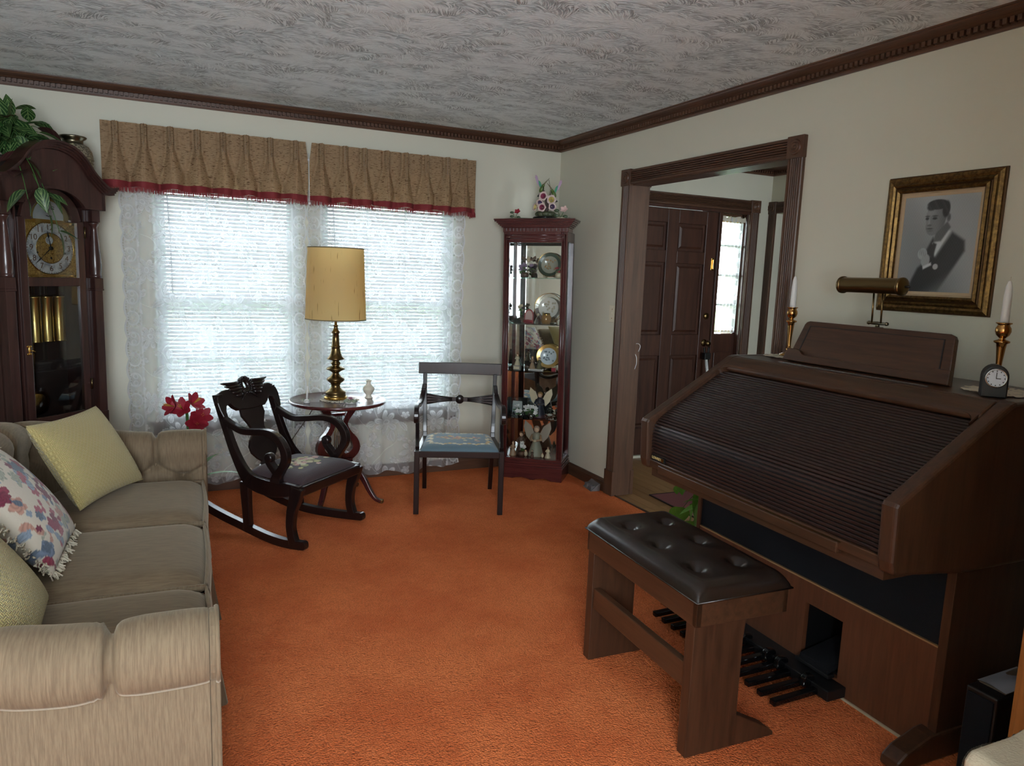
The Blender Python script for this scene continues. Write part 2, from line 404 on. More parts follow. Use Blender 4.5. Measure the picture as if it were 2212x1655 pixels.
# threshold strip where the carpet ends
struct(MB().prism([(0, -.02), (.03, -.02), (.03, -.008), (.02, .004), (.008, .006), (0, .002)], OY0, OY1, 'y').build('trim_9', M['oak_y']))
# ------------------------------------------------------------------ crown moulding with dentils
CROWN = [(0, 2.370), (.010, 2.370), (.013, 2.378), (.013, 2.384), (.010, 2.384), (.010, 2.407), (.024, 2.409), (.032, 2.416), (.046, 2.423), (.058, 2.428), (.062, 2.434), (.070, 2.434), (.070, 2.440), (0, 2.440)]
def crown(name, a, b_, axis, sgn, wall, z=0):
    m = MB()
    if axis == 'x': m.prism([(wall + sgn * d, zz) for d, zz in CROWN], a, b_, 'x')
    else: m.prism([(wall + sgn * d, zz) for d, zz in CROWN], a, b_, 'y')
    o = struct(m.build(name, M['trim_x'] if axis == 'x' else M['trim_y']))
    d = MB(); n = int(abs(b_ - a) / .0255)
    for i in range(n):
        t = a + .01 + .0255 * i
        w0, w1 = sorted((wall + sgn * .009, wall + sgn * .033))
        if axis == 'x': d.box(t, t + .0155, w0, w1, 2.386, 2.405)
        else: d.box(w0, w1, t, t + .0155, 2.386, 2.405)
    q = d.build('dentil_course', M['trim_x'] if axis == 'x' else M['trim_y'], o); q['kind'] = 'stuff'
crown('trim_1', XL, 0, 'x', -1, 0); crown('trim_2', YB, 0, 'y', -1, 0)
crown('trim_3', YB, 0, 'y', 1, XL); crown('trim_4', .12, 2.03, 'x', -1, -.09); crown('trim_5', YB, -.09, 'y', -1, 2.03)
# ------------------------------------------------------------------ baseboards
BASE = [(0, 0), (.016, 0), (.016, .066), (.012, .072), (.012, .078), (.006, .086), (0, .086)]
def baseb(name, a, b_, axis, sgn, wall, mat):
    struct(MB().prism([(wall + sgn * d, z) for d, z in BASE], a, b_, axis).build(name, mat))
baseb('baseboard_front', XL, 0, 'x', -1, 0, M['trim_x'])
baseb('baseboard_right', -.845, 0, 'y', -1, 0, M['trim_y']); baseb('baseboard_right_rear', YB, -2.37, 'y', -1, 0, M['trim_y'])
baseb('baseboard_left', YB, 0, 'y', 1, XL, M['trim_y']); baseb('baseboard_hall', YB, -1.25, 'y', -1, 2.03, M['trim_y'])
# ------------------------------------------------------------------ fluted casings with rosette blocks
def flute_profile(w, t, n=5):
    p = [(0, 0), (0, t * .8), (.004, t), (w * .16, t)]; g0 = w * .17; gw = w * .66 / n
    for i in range(n):
        for k in range(7): p.append((g0 + gw * (i + k / 6), t - .010 + .011 * math.sin(PI * k / 6) ** .55))
    p.append((w * .84, t))
    return p + [(w - .004, t), (w, t * .8), (w, 0)]
ROS = [(0, .008), (.006, .009), (.009, .004), (.012, .004), (.016, .009), (.019, .009), (.022, .003), (.026, .003), (.031, .008), (.034, .006), (.037, 0)]
def casing(name, Mw, width, height, plinth=True, mat=None, cw=.092, side_r=True, side_l=True):
    """local: x along the opening (0..width is the clear opening), z up, +y proud of the wall"""
    mv, mh = M['trim'], M['trim']
    o = bpy.data.objects.new(name, None); COL.objects.link(o); o.matrix_world = Mw; o['kind'] = 'structure'; o.empty_display_size = .05
    fp = flute_profile(cw, .02)
    z0 = .17 if plinth else 0
    for s, on in ((0, side_l), (1, side_r)):
        if not on: continue
        x0 = -cw if s == 0 else width
        MB().prism([(x0 + a, b2) for a, b2 in fp], z0, height, 'z').build('side_casing', mv, o)
        if plinth: MB().box(x0 - .006, x0 + cw + .004, 0, .027, 0, z0).build('plinth_block', mv, o, .003)
        cx, cz = x0 + cw / 2, height + .048
        bl = MB().box(cx - .051, cx + .051, 0, .026, height - .003, height + .1).build('corner_block', mv, o, .003)
        MB().lathe([(r, h) for r, h in ROS], 28, T(cx, .0255, cz) @ RX(-PI / 2)).build('rosette', mv, bl)
    MB().prism([(b2, height + .003 + a) for a, b2 in fp], .004 if side_l else -.0, width - .004 if side_r else width, 'x').build('head_casing', M['trim_x'], o)
    return o
# opening to the hall: local x = -Y, +y = -X
Mo = Matrix(((0, -1, 0, 0), (-1, 0, 0, OY1), (0, 0, 1, 0), (0, 0, 0, 1)))
casing('trim_6', Mo, OY1 - OY0, OZ)
Mo2 = Matrix(((0, 1, 0, .12), (-1, 0, 0, OY1), (0, 0, 1, 0), (0, 0, 0, 1)))
casing('trim_10', Mo2, OY1 - OY0, OZ)
b = MB(); b.box(-.001, .121, OY1 - .0, OY1 + .02, 0, OZ + .02).box(-.001, .121, OY0 - .02, OY0, 0, OZ + .02).box(-.001, .121, OY0, OY1, OZ, OZ + .02)
struct(b.build('trim_7', M['trim']))
# hall right-hand doorway
Mh = Matrix(((0, -1, 0, 2.03), (-1, 0, 0, -.165), (0, 0, 1, 0), (0, 0, 0, 1)))
casing('trim_8', Mh, 1.085, 2.055)
# ------------------------------------------------------------------ front door and sidelight
dr = bpy.data.objects.new('door_1', None); COL.objects.link(dr); dr['kind'] = 'structure'; dr.location = (.57, -.06, 0); dr.empty_display_size = .05
DW, DH = .91, 2.032
MB().box(0, DW, .012, .03, .01, DH).build('door_core', M['doorwood'], dr)
b = MB(); st = .115
cols = ((st, .40), (.51, DW - st)); rows = ((.24, .84), (1.015, 1.60), (1.70, 1.92))
xs = [(0, st), (.40, .51), (DW - st, DW)]
for x0, x1 in xs: b.box(x0, x1, -.012, .014, .01, DH)
for x0, x1 in cols:
    for z0, z1 in ((.01, .24), (.84, 1.015), (1.60, 1.70), (1.92, DH)): b.box(x0, x1, -.012, .014, z0, z1)
b.build('stile_and_rail', M['doorwood'], dr, .004)
for x0, x1 in cols:
    for z0, z1 in rows:
        g = .022
        MB().box(x0 + g + .016, x1 - g - .016, -.006, .012, z0 + g + .016, z1 - g - .016).add([(x0 + g, .006, z0 + g), (x1 - g, .006, z0 + g), (x1 - g, .006, z1 - g), (x0 + g, .006, z1 - g), (x0 + g + .016, -.004, z0 + g + .016), (x1 - g - .016, -.004, z0 + g + .016), (x1 - g - .016, -.004, z1 - g - .016), (x0 + g + .016, -.004, z1 - g - .016)],
            [(0, 1, 5, 4), (1, 2, 6, 5), (2, 3, 7, 6), (3, 0, 4, 7)]).build('panel', M['doorwood'], dr)
kx = DW - .055
MB().lathe([(.03, 0), (.03, .006), (.022, .01), (.01, .014), (.01, .034), (.02, .042), (.026, .055), (.022, .066), (.0, .07)], 20, T(kx, -.012, .945) @ RX(PI / 2)).build('door_knob', M['abrass'], dr)
MB().lathe([(.027, 0), (.027, .008), (.02, .014), (0, .016)], 20, T(kx, -.012, 1.172) @ RX(PI / 2)).box(kx - .004, kx + .004, -.04, -.02, 1.158, 1.186).build('deadbolt', M['abrass'], dr)
b = MB().box(kx + .012, kx + .042, -.017, -.012, 1.555, 1.655); b.build('night_latch_plate', M['brass'], dr, .001)
MB().box(kx + .02, kx + .034, -.03, -.016, 1.565, 1.645).build('night_latch', M['copper'], dr, .003)
# frame around the door and sidelight
b = MB().box(.535, .568, -.085, .14, 0, 2.05).box(1.482, 1.515, -.09, .14, 0, 2.05).box(1.785, 1.80, -.085, .14, 0, 2.05).box(.535, 1.81, -.0925, .14, 2.034, 2.062)
struct(b.build('trim_11', M['doorwood'], None, .002))
sl = bpy.data.objects.new('window_3', None); COL.objects.link(sl); sl['kind'] = 'structure'; sl.location = (1.515, -.04, 0); sl.empty_display_size = .05
b = MB().box(0, .27, 0, .04, .10, 1.02).box(0, .022, 0, .04, 1.02, 2.034).box(.248, .27, 0, .04, 1.02, 2.034).box(0, .27, 0, .04, 2.01, 2.034)
b.build('sidelight_frame', M['doorwood'], sl, .003)
MB().box(.045, .225, -.012, .0, .26, .86).build('panel', M['doorwood'], sl, .006)
MB().box(.022, .248, .016, .022, 1.02, 2.01).build('pane', M['glass'], sl)
for z in (1.27, 1.52, 1.77): MB().box(.022, .248, .010, .028, z - .009, z + .009).build('muntin', M['doorwood'], sl)
Md = Matrix(((1, 0, 0, .555), (0, -1, 0, -.09), (0, 0, 1, 0), (0, 0, 0, 1)))
casing('trim_12', Md, 1.245, 2.055)
# ------------------------------------------------------------------ living-room windows
def window(name, x0, x1):
    o = bpy.data.objects.new(name, None); COL.objects.link(o); o['kind'] = 'structure'; o.location = (x0, 0, WZ[0]); o.empty_display_size = .05
    w, h = x1 - x0, WZ[1] - WZ[0]; mid = h * .52
    b = MB()
    for a, c, d, e in ((0, .03, 0, h), (w - .03, w, 0, h), (.03, w - .03, 0, .03), (.03, w - .03, h - .03, h)): b.box(a, c, .06, .14, d, e)
    b.build('window_frame', M['white'], o, .003)
    for z0, z1, y in ((mid - .02, h - .03, .105), (.03, mid + .02, .08)):
        s = MB()
        for a, c, d, e in ((.03, .07, z0, z1), (w - .07, w - .03, z0, z1), (.07, w - .07, z0, z0 + .04), (.07, w - .07, z1 - .04, z1)): s.box(a, c, y, y + .024, d, e)
        sash = s.build('sash', M['white'], o, .002)
        MB().box(.07, w - .07, y + .009, y + .014, z0 + .04, z1 - .04).build('pane', M['glass'], sash)
        zz = (z0 + z1) / 2
        g = MB().box(.07, w - .07, y + .003, y + .021, zz - .008, zz + .008)
        for k in (1, 2): g.box(.07 + (w - .14) * k / 3 - .008, .07 + (w - .14) * k / 3 + .008, y + .004, y + .02, z0 + .04, z1 - .04)
        g.build('grille', M['white'], sash)
    MB().box(-.05, w + .05, -.03, .06, -.022, 0).build('window_sill', M['trim_x'], o, .004)
    MB().box(-.03, w + .03, -.014, 0, -.085, -.022).build('sill_apron', M['trim_x'], o, .004)
    return o
window('window_1', *W1); window('window_2', *W2)
# view outside
struct(MB().box(-40, 40, .3, 60, -.75, -.6).build('ground_lawn', flat('lawn_grass', lin(110, 140, 70), .9, 0, .5, 30)))
for hx, hy, hs in ((-9.5, 13, 1.5), (-4.9, 12, 1.25), (-.4, 13.5, 1.6), (4.2, 12.4, 1.35), (8.8, 13, 1.5)):
    b = MB(); rr = random.Random(int(hx * 10))
    for i in range(14):
        b.ball((rr.uniform(-1.3, 1.3), rr.uniform(-.6, .6), rr.uniform(.2, .95) * hs), (rr.uniform(.5, .9), rr.uniform(.4, .7), rr.uniform(.4, .6)), 10, 7)
    q = thing('garden_shrub', 'rounded green garden shrub beyond the lawn outside the blinds', 'shrub', (hx, hy, -.6), 0, 'shrubs outside the windows')
    b.build('foliage', flat('garden_green', lin(120, 150, 90), .8), q); MB().tube([(0, 0, 0), (.05, 0, .5)], [.1, .07]).build('stem', M['trim'], q)
# ------------------------------------------------------------------ mini blinds (each slat a piece)
def _mat_slat():
    m = Mat('blind_slat', .45, lin(240, 242, 244)); v = m.coord()
    m.set('Base Color', m.mix(m.noise(v, 3, 2), lin(216, 220, 224), lin(230, 233, 236)))
    tr = m.n('ShaderNodeBsdfTranslucent'); tr.inputs[0].default_value = (.85, .9, .95, 1); mx = m.n('ShaderNodeMixShader'); mx.inputs[0].default_value = .07
    m.link(m.b.outputs[0], mx.inputs[1]); m.link(tr.outputs[0], mx.inputs[2]); m.link(mx.outputs[0], m.out.inputs[0]); return m.m
M['slat'] = _mat_slat()
def blind(x0, x1, label):
    t = thing('window_blind', label, 'blind', ((x0 + x1) / 2, .03, WZ[0] + .012))
    w = (x1 - x0) / 2 - .006; h = WZ[1] - WZ[0] - .012
    MB().box(-w, w, -.014, .014, h - .03, h).build('head_rail', M['white'], t, .002)
    MB().box(-w, w, -.012, .012, 0, .014).build('bottom_rail', M['white'], t, .003)
    sb = MB(); a = math.radians(52); pts = []
    for k in range(8):
        q = (k / 7 - .5) * .0272; c = .0062 * (1 - (2 * k / 7 - 1) ** 2)
        pts.append((q * math.cos(a) - c * math.sin(a), q * math.sin(a) + c * math.cos(a)))
    # room-side edge low, glass-side edge high
    poly = pts + [(p + .0006 * math.sin(a), q - .0006 * math.cos(a)) for p, q in pts[::-1]]
    sm = sb.prism(poly, -w + .003, w - .003, 'x').mesh('slat', M['slat'])
    n = int((h - .05) / .0236)
    for i in range(n): piece(t, 'slat', sm, (random.uniform(-.0008, .0008), 0, .025 + .0236 * i), (random.uniform(-.05, .05), random.uniform(-.0006, .0006), 0))
    for fx in (-.72, 0, .72):
        MB().box(fx * w - .0012, fx * w + .0012, -.0135, -.0125, 0, h - .02).build('ladder_cord', M['white'], t)
    MB().tube([(-w + .07, -.022, h - .03), (-w + .085, -.026, h - .35), (-w + .09, -.026, h - .74)], .004, 6).build('tilt_wand', flat('grey_wand', lin(168, 176, 186), .3), t)
blind(W1[0] + .004, W1[1] - .004, 'white mini blind in the window beside the tall clock, wand hanging')
blind(W2[0] + .004, W2[1] - .004, 'white mini blind in the window behind the lamp and armchair')
# ------------------------------------------------------------------ lace
def _mat_lace():
    m = Mat('white_lace', .9)
    at = m.n('ShaderNodeAttribute'); at.attribute_name = 'weave'
    tr = m.n('ShaderNodeBsdfTransparent'); df = m.n('ShaderNodeBsdfDiffuse'); df.inputs[0].default_value = (.84, .86, .88, 1)
    tl = m.n('ShaderNodeBsdfTranslucent'); tl.inputs[0].default_value = (.82, .85, .88, 1)
    m1 = m.n('ShaderNodeMixShader'); m1.inputs[0].default_value = .45; m.link(df.outputs[0], m1.inputs[1]); m.link(tl.outputs[0], m1.inputs[2])
    m2 = m.n('ShaderNodeMixShader'); m.link(at.outputs['Fac'], m2.inputs[0]); m.link(tr.outputs[0], m2.inputs[1]); m.link(m1.outputs[0], m2.inputs[2])
    m.link(m2.outputs[0], m.out.inputs[0]); return m.m
M['lace'] = _mat_lace()
def _ss(a, b_, x):
    t = np.clip((x - a) / (b_ - a), 0, 1); return t * t * (3 - 2 * t)
def lace_weave(X, Z, E, border=True, base=.34):
    """how closely the thread fills the net at (X, Z); E = distance from the nearest hemmed side"""
    wob = .006 * np.sin(X * 31 + Z * 17) + .005 * np.sin(Z * 43 - X * 11); x = X + wob; z = Z + wob
    D = np.full_like(X, base)
    def cell(px, pz, ox, oz): return (x + ox + px / 2) % px - px / 2, (z + oz + pz / 2) % pz - pz / 2
    def flower(px, pz, ox, oz, R, k, sharp, rot=0.):
        a, c = cell(px, pz, ox, oz); r = np.hypot(a, c); th = np.arctan2(c, a) + rot
        pet = (np.abs(np.cos(th * k)) ** .7 * (1 - sharp) + sharp) * R; q = r / pet
        fill = 1 - _ss(.92, 1.0, q); line = 1 - _ss(.05, .13, np.abs(q - .97) * (1 + 0 * r))
        vein = (1 - _ss(.04, .16, np.abs(np.sin(th * k)))) * (1 - _ss(.75, .95, q)) * _ss(R * .15, R * .32, r)
        core = 1 - _ss(.02, .06, np.abs(r / R - .2))
        return fill * .34 + line * .45 + vein * .25 + core * .35
    def leaf(px, pz, ox, oz, L, W, rot):
        a, c = cell(px, pz, ox, oz); u = a * np.cos(rot) + c * np.sin(rot); w = c * np.cos(rot) - a * np.sin(rot)
        t = np.clip((u + L / 2) / L, 0, 1); hw = W * np.sin(np.pi * t) ** .8 * (1 + .12 * np.sin(t * 40)) + 1e-4
        ins = (u > -L / 2) & (u < L / 2); q = np.abs(w) / hw
        return ins * ((1 - _ss(.85, 1, q)) * .26 + (1 - _ss(.08, .2, np.abs(q - .95))) * .4 + (1 - _ss(.05, .14, q)) * .3)
    P, Q = .33, .40
    for f in (flower(P, Q, 0, 0, .078, 3.5, .30), flower(P, Q, P / 2, Q / 2, .070, 4, .34, .4), flower(P, Q, .10, .10, .030, 2.5, .45), flower(P, Q, -.10, .12, .028, 2.5, .45), flower(P, Q, .07, .155, .026, 2.5, .45, .5), flower(P, Q, -.06, -.13, .030, 2.5, .45),
              flower(P, Q, .12, -.10, .026, 2.5, .5), flower(P, Q, -.13, -.06, .024, 2.5, .5, .3), leaf(P, Q, .105, 0, .085, .02, .5), leaf(P, Q, -.105, .03, .085, .02, 2.4), leaf(P, Q, .05, -.10, .075, .018, 1.2), leaf(P, Q, -.04, .10, .075, .018, 1.9), leaf(P, Q, -.12, -.13, .07, .017, .2), leaf(P, Q, .14, .17, .07, .017, 2.9)): D = np.maximum(D, base + f)
    stem = 1 - _ss(.02, .06, np.abs(np.sin(x * 19 + np.sin(z * 15.7) * 1.6))); D = np.maximum(D, base + .28 * stem)
    D = D + .05 * np.sin(X * 900) * np.sin(Z * 900)
    if border:
        s_ = (Z + .062) % .124 - .062; e = E - .045; r = np.hypot(e * 1.14, s_); odd = (np.floor((Z + .062) / .124) % 2)
        ring = 1 - _ss(.002, .007, np.abs(r - .040)); fan = (np.sin(np.arctan2(s_, e) * 13) * .5 + .5) * _ss(.041, .047, r) * (1 - _ss(.055, .06, r))
        holes = _ss(.3, .6, np.sin(s_ * 330 + 1) * np.sin(e * 300)) * (1 - _ss(.020, .028, r)) * odd
        curl = (1 - _ss(.002, .006, np.abs(np.hypot(e, np.abs(s_) - .02) - .013))) * (1 - odd)
        bead = _ss(.2, .7, np.sin(Z * 2 * np.pi / .0155)) * (1 - _ss(.003, .006, np.abs(E - .013)))
        B = .52 + .32 * ring + .3 * curl - .45 * holes - .28 * fan * odd - .4 * bead
        B = np.where(E < .012, .86, B); D = np.where(E < .088, B, D)
        D = D + .35 * (1 - _ss(.003, .009, np.abs(E - .092)))
    return np.clip(D, .05, .95)
def net_obj(name, Xf, nu, nv, mat, parent=None, weave=None):
    """cloth from arrays: Xf(u,v) -> x,y,z arrays; weave(x,z,u,v) -> thread density per point"""
    u, v = np.meshgrid(np.linspace(0, 1, nu + 1), np.linspace(0, 1, nv + 1)); x, y, z = Xf(u, v)
    me = bpy.data.meshes.new(name); n = (nu + 1) * (nv + 1)
    i = (np.arange(nv)[:, None] * (nu + 1) + np.arange(nu)[None, :]).ravel(); F = np.stack([i, i + 1, i + nu + 2, i + nu + 1], 1)
    me.vertices.add(n); me.vertices.foreach_set('co', np.stack([x, y, z], -1).astype(np.float32).ravel())
    me.loops.add(F.size); me.loops.foreach_set('vertex_index', F.ravel().astype(np.int32))
    me.polygons.add(len(F)); me.polygons.foreach_set('loop_start', (np.arange(len(F)) * 4).astype(np.int32)); me.polygons.foreach_set('use_smooth', np.ones(len(F), bool))
    me.update(calc_edges=True); me.materials.append(mat)
    at = me.attributes.new('weave', 'FLOAT', 'POINT'); at.data.foreach_set('value', weave(x, z, u, v).astype(np.float32).ravel())
    o = bpy.data.objects.new(name, me); COL.objects.link(o)
    if parent is not None: o.parent = parent
    return o
def lace_panel(x0, x1, label, bot):
    w = x1 - x0
    def fn(u, v):
        z = 1.94 + (bot(u) - 1.94) * v
        sc = .014 * np.abs(np.sin(np.pi * z / .124)); x = x0 + w * u
        x = x + np.clip(1 - u / .06, 0, 1) * (.014 - sc) - np.clip((u - .94) / .06, 0, 1) * (.014 - sc) + .016 * np.sin(u * 9 + 1) * v
        y = -.055 + .016 * np.sin(u * w * 34 + 1.4 * np.sin(u * 5)) * (.5 + .5 * v) + .008 * np.sin(u * w * 71) * v - .012 * v
        return x, y, z
    o = net_obj('lace_curtain', fn, 330, 600, M['lace'], None, lambda x, z, u, v: lace_weave(x0 + w * u, z, np.minimum(u, 1 - u) * w))
    tag(o, label, 'curtain'); return o
lace_panel(-2.935, -1.868, 'white floral lace curtain hanging beside the tall clock behind the rocker', lambda u: .062 + .015 * np.sin(u * 22) + .02 * u)
lace_panel(-1.872, -.775, 'white floral lace curtain hanging behind the lamp and armchair', lambda u: .05 + .014 * np.sin(u * 25 + 1) + .015 * np.sin(u * 8))
# ------------------------------------------------------------------ pinch-pleated valances
def valance(x0, x1, label, seed, ret_l, ret_r):
    rr = random.Random(seed); w = x1 - x0; n = 8
    pl = [w * (i + .55 + rr.uniform(-.06, .06)) / (n + .1) for i in range(n)]
    t = thing('pleated_valance', label, 'valance', (x0, 0, 1.84))
    hang = [rr.uniform(-1, 1) for _ in range(n)]
    def prof(s, v):     # v: 0 top .. 1 bottom
        y = -.125
        for p, hg in zip(pl, hang):
            d = s - p
            if v < .3:
                k = math.exp(-(d / .014) ** 4); y -= k * (.022 + .014 * math.cos(d * 520))
                y += .010 * math.exp(-(abs(d) - .026) ** 2 / .00012)
            else:
                q = (v - .3) / .7; wd = .014 + .04 * q
                e = d - hg * .022 * q; y -= (.030 + .016 * q) * math.exp(-(e / wd) ** 2) - (.008 + .020 * q) * math.exp(-((abs(e) - wd * 1.7) / (.010 + .012 * q)) ** 2) - .012 * (1 - q) * math.exp(-(e / .004) ** 2)
        y += .004 * math.sin(s * 40 + seed) * v
        return y
    L = .105
    def fn(u, v, h0=.385, h1=.042, push=0):
        tot = w + (L if ret_l else 0) + (L if ret_r else 0); s = u * tot - (L if ret_l else 0)
        z = lerp(h0, h1 + .006 * math.sin(s * 30 + seed), v)
        if s < 0: return (-.002 - push, -.12 - s - .004, z)
        if s > w: return (w + .002 + push, -.12 + (s - w) - .004, z)
        gap = .014 * max(0, (z - .26) / .125)          # the panels part a little at the top of the join
        if not ret_r and s > w * .93: s2 = s - gap * (s - w * .93) / (w * .07)
        elif not ret_l and s < w * .07: s2 = s + gap * (1 - s / (w * .07))
        else: s2 = s
        return (s2, prof(s, (.385 - z) / .385) - push, z)
    o = MB().grid(fn, 420, 26).build('fabric', M['tweed'], t)
    MB().grid(lambda u, v: (lambda p: (p[0], p[1] + .006, p[2]))(fn(u, v, .38, .265)), 200, 4).build('buckram_lining', flat('lining_cloth', lin(150, 128, 104), .9), t)
    MB().grid(lambda u, v: fn(u, v, .062, .026, .003), 300, 2).build('braid_trim', M['fringe'], t)
    fb = MB(); N = int(w / .0034)
    for i in range(N):
        u = (i + rr.random()) / N; p = fn(u, 1, .046, .026, .002); q = rr.uniform(.022, .034); dx = rr.uniform(-.003, .003)
        fb.add([(p[0] - .002, p[1], .03), (p[0] + .002, p[1], .03), (p[0] + dx + .0014, p[1] - .002, .03 - q), (p[0] + dx - .0014, p[1] - .002, .03 - q)], [(0, 1, 2, 3)])
    f = fb.build('fringe_threads', M['fringe'], t); f['kind'] = 'stuff'
    return t
valance(-3.005, -1.872, 'tan slub-weave pleated valance with red fringe nearest the tall clock', 3, True, False)
valance(-1.862, -.735, 'tan slub-weave pleated valance with red fringe toward the curio cabinet', 8, False, True)
struct(MB().tube([(-3.0, -.1, 2.12), (-.735, -.1, 2.12)], .008, 8).build('trim_13', M['white']))
q = MB().tube([(-1.866, -.118, 2.16), (-1.864, -.12, 2.0), (-1.862, -.125, 1.862)], .0022, 6).ball((-1.862, -.125, 1.853), (.006, .006, .009), 10, 8).build('curtain_pull_cord', M['white'])
tag(q, 'thin white traverse cord with bead hanging between the two valances', 'cord')
# ------------------------------------------------------------------ sofa
SOFA = thing('tufted_sofa', 'tan velvet three-seat sofa with tufted rolled arms and back', 'sofa', (-2.573, -2.19, 0), math.radians(-2.24))
def _sofa():
    hl = 1.035           # half length to the inner side of the roll
    R = .20              # inside corner radius
    path = []            # (x, y, outward nx, ny)
    xf, xb = -.035, -.655
    def line(a, b_, n, nrm):
        for i in range(n): tt = i / n; path.append((lerp(a[0], b_[0], tt), lerp(a[1], b_[1], tt), nrm[0], nrm[1]))
    line((xf, hl - .08), (xb + R, hl - .08), 60, (0, 1))
    for i in range(24): a = PI / 2 + PI / 2 * i / 24; path.append((xb + R + R * math.cos(a), hl - .08 - R + R * math.sin(a), math.cos(a), math.sin(a)))
    line((xb, hl - .08 - R), (xb, -(hl - .08 - R)), 170, (-1, 0))
    for i in range(24): a = PI + PI / 2 * i / 24; path.append((xb + R + R * math.cos(a), -(hl - .08 - R) + R * math.sin(a), math.cos(a), math.sin(a)))
    line((xb + R, -(hl - .08)), (xf, -(hl - .08)), 60, (0, -1)); path.append((xf, -(hl - .08), 0, -1))
    # arc length
    s = [0]
    for i in range(1, len(path)): s.append(s[-1] + math.hypot(path[i][0] - path[i - 1][0], path[i][1] - path[i - 1][1]))
    tot = s[-1]; OFF = -.20; NP = round((tot + 2 * OFF) / .245); per = (tot + 2 * OFF) / NP; s = [q + OFF for q in s]
    def section(i):
        x, y, nx, ny = path[i]; si = s[i]; ph = (si / per) % 1; k = abs(2 * ph - 1) if True else 0
        e = min(si - OFF, tot - si + OFF)
        h = .645 + .135 * smoothstep(.25, .85, e)
        lean = .10 * smoothstep(.3, .75, e)
        pleat = smoothstep(.86, 1.0, k)         # 1 in the seam between two rolls
        bul = 1 - k ** 4
        P = []
        # inner face, diamond tufts
        pf = abs(si / per - round(si / per)); dB = .5 - pf
        for z in [.36 + (h - .13 - .36) * j / 22 for j in range(23)]:
            q = (z - .36) / (h - .13 - .36)
            dim = .034 * math.exp(-(pf / .12) ** 2 - ((q - .92) / .15) ** 2) + .042 * math.exp(-(dB / .13) ** 2 - ((q - .5) / .15) ** 2)
            if q > .48: dim += .016 * math.exp(-((q - .92 + .84 * pf) * .7 / .055) ** 2)
            else: dim += .012 * math.exp(-(dB / .05) ** 2) * q * 2
            P.append((lean * (z - .36) / .4 + dim - .014 * q, z))
        rr = .066 + .014 * bul - .022 * pleat + .0022 * math.sin(si * 420) * smoothstep(.6, .9, k)
        cx, cz = lean * (h - .1 - .36) / .4 + .065, h - .075
        for j in range(17):
            a = PI * 1.08 - (PI * 1.36) * j / 16
            P.append((cx + rr * 1.18 * math.cos(a), cz + (rr + .006) * math.sin(a)))
        P.append((cx + .045, cz - .062)); P.append((cx + .048, cz - .075))
        return [(x + nx * d, y + ny * d, z) for d, z in P]
    rows = [section(i) for i in range(len(path))]; m = len(rows[0])
    b = MB(); vs = [p for r in rows for p in r]
    fs = [(i * m + j, i * m + j + 1, (i + 1) * m + j + 1, (i + 1) * m + j) for i in range(len(rows) - 1) for j in range(m - 1)]
    b.add(vs, fs, None, True)
    for i in (0, len(rows) - 1): b.add(rows[i], [tuple(range(m))])
    b.build('tufted_back_and_arms', M['velvet'], SOFA)
    # outside panels
    b = MB(); idx = list(range(0, len(path), 3)) + [len(path) - 1]
    out = []
    for i in idx:
        top = rows[i][-1]; x, y, nx, ny = path[i]; e = min(s[i] - OFF, tot - s[i] + OFF); d = .115 + .10 * smoothstep(.3, .75, e)
        out.append([(top[0] - nx * .02, top[1] - ny * .02, top[2] + .028), (lerp(top[0], x + nx * d, .5), lerp(top[1], y + ny * d, .5), top[2] - .012), (x + nx * d, y + ny * d, .3), (x + nx * (d + .003), y + ny * (d + .003), .06)])
    vs = [p for r in out for p in r]
    b.add(vs, [(i * 4 + j, i * 4 + j + 1, (i + 1) * 4 + j + 1, (i + 1) * 4 + j) for i in range(len(out) - 1) for j in range(3)], None, True)
    b.build('outside_panel', M['velvet'], SOFA)
    # arm fronts
    for sg in (1, -1):
        r0 = rows[0] if sg == 1 else rows[-1]
        prof = [(p[1], p[2]) for p in r0]; y0 = prof[0][0]; y1 = prof[-1][0]
        poly = prof + [(y1, .07), (y0, .07)]
        MB().prism(poly, xf, xf + .018, 'x').build('arm_front', M['velvet'], SOFA, .006)
        MB().tube([(xf + .018, p[0], p[1]) for p in (prof[23:] + [(y1, .3), (y1, .08)])], .006, 6).build('welt_cord', M['velvet'], SOFA)
    # deck
    MB().box(xb + .05, -.05, -(hl - .10), hl - .10, .07, .335).build('seat_deck', M['velvet'], SOFA, .02)
    # buttons
    bm = MB().ball((0, 0, 0), (.008, .013, .013), 10, 6).mesh('button', M['velvet'])
    for k in range(0, NP + 1):
        i = min(range(len(s)), key=lambda q: abs(s[q] - k * per)); p = rows[i][20]; piece(SOFA, 'button', bm, p)
        i = min(range(len(s)), key=lambda q: abs(s[q] - (k - .5) * per)); p = rows[i][11]; piece(SOFA, 'button', bm, p)
    # cushions
    ys = [(.90, .285), (.275, -.345), (-.355, -.90)]
    for a, c in ys:
        w = (a - c) / 2 - .004; cy = (a + c) / 2; x0, x1 = -.66, -.035
        def fn(u, v, top=1):
            x = lerp(x0, x1, u); y = cy + w * (2 * v - 1)
            ex = min(u, 1 - u) * 2; ey = min(v, 1 - v) * 2
            puff = (1 - (1 - min(1, ex * 3)) ** 2.2) ** .6 * (1 - (1 - min(1, ey * 3)) ** 2.2) ** .6
            bow = .008 * math.sin(PI * v) if u > .9 else 0
            return (x + bow, y, (.405 + .055 * puff + .008 * math.sin(PI * u) * math.sin(PI * v)) if top else (.405 - .075 * puff))
        b = MB().grid(lambda u, v: fn(u, v, 1), 26, 26); b.grid(lambda u, v: fn(u, v, 0), 26, 26)
        cu = b.build('seat_cushion', M['velvet_seat'], SOFA)
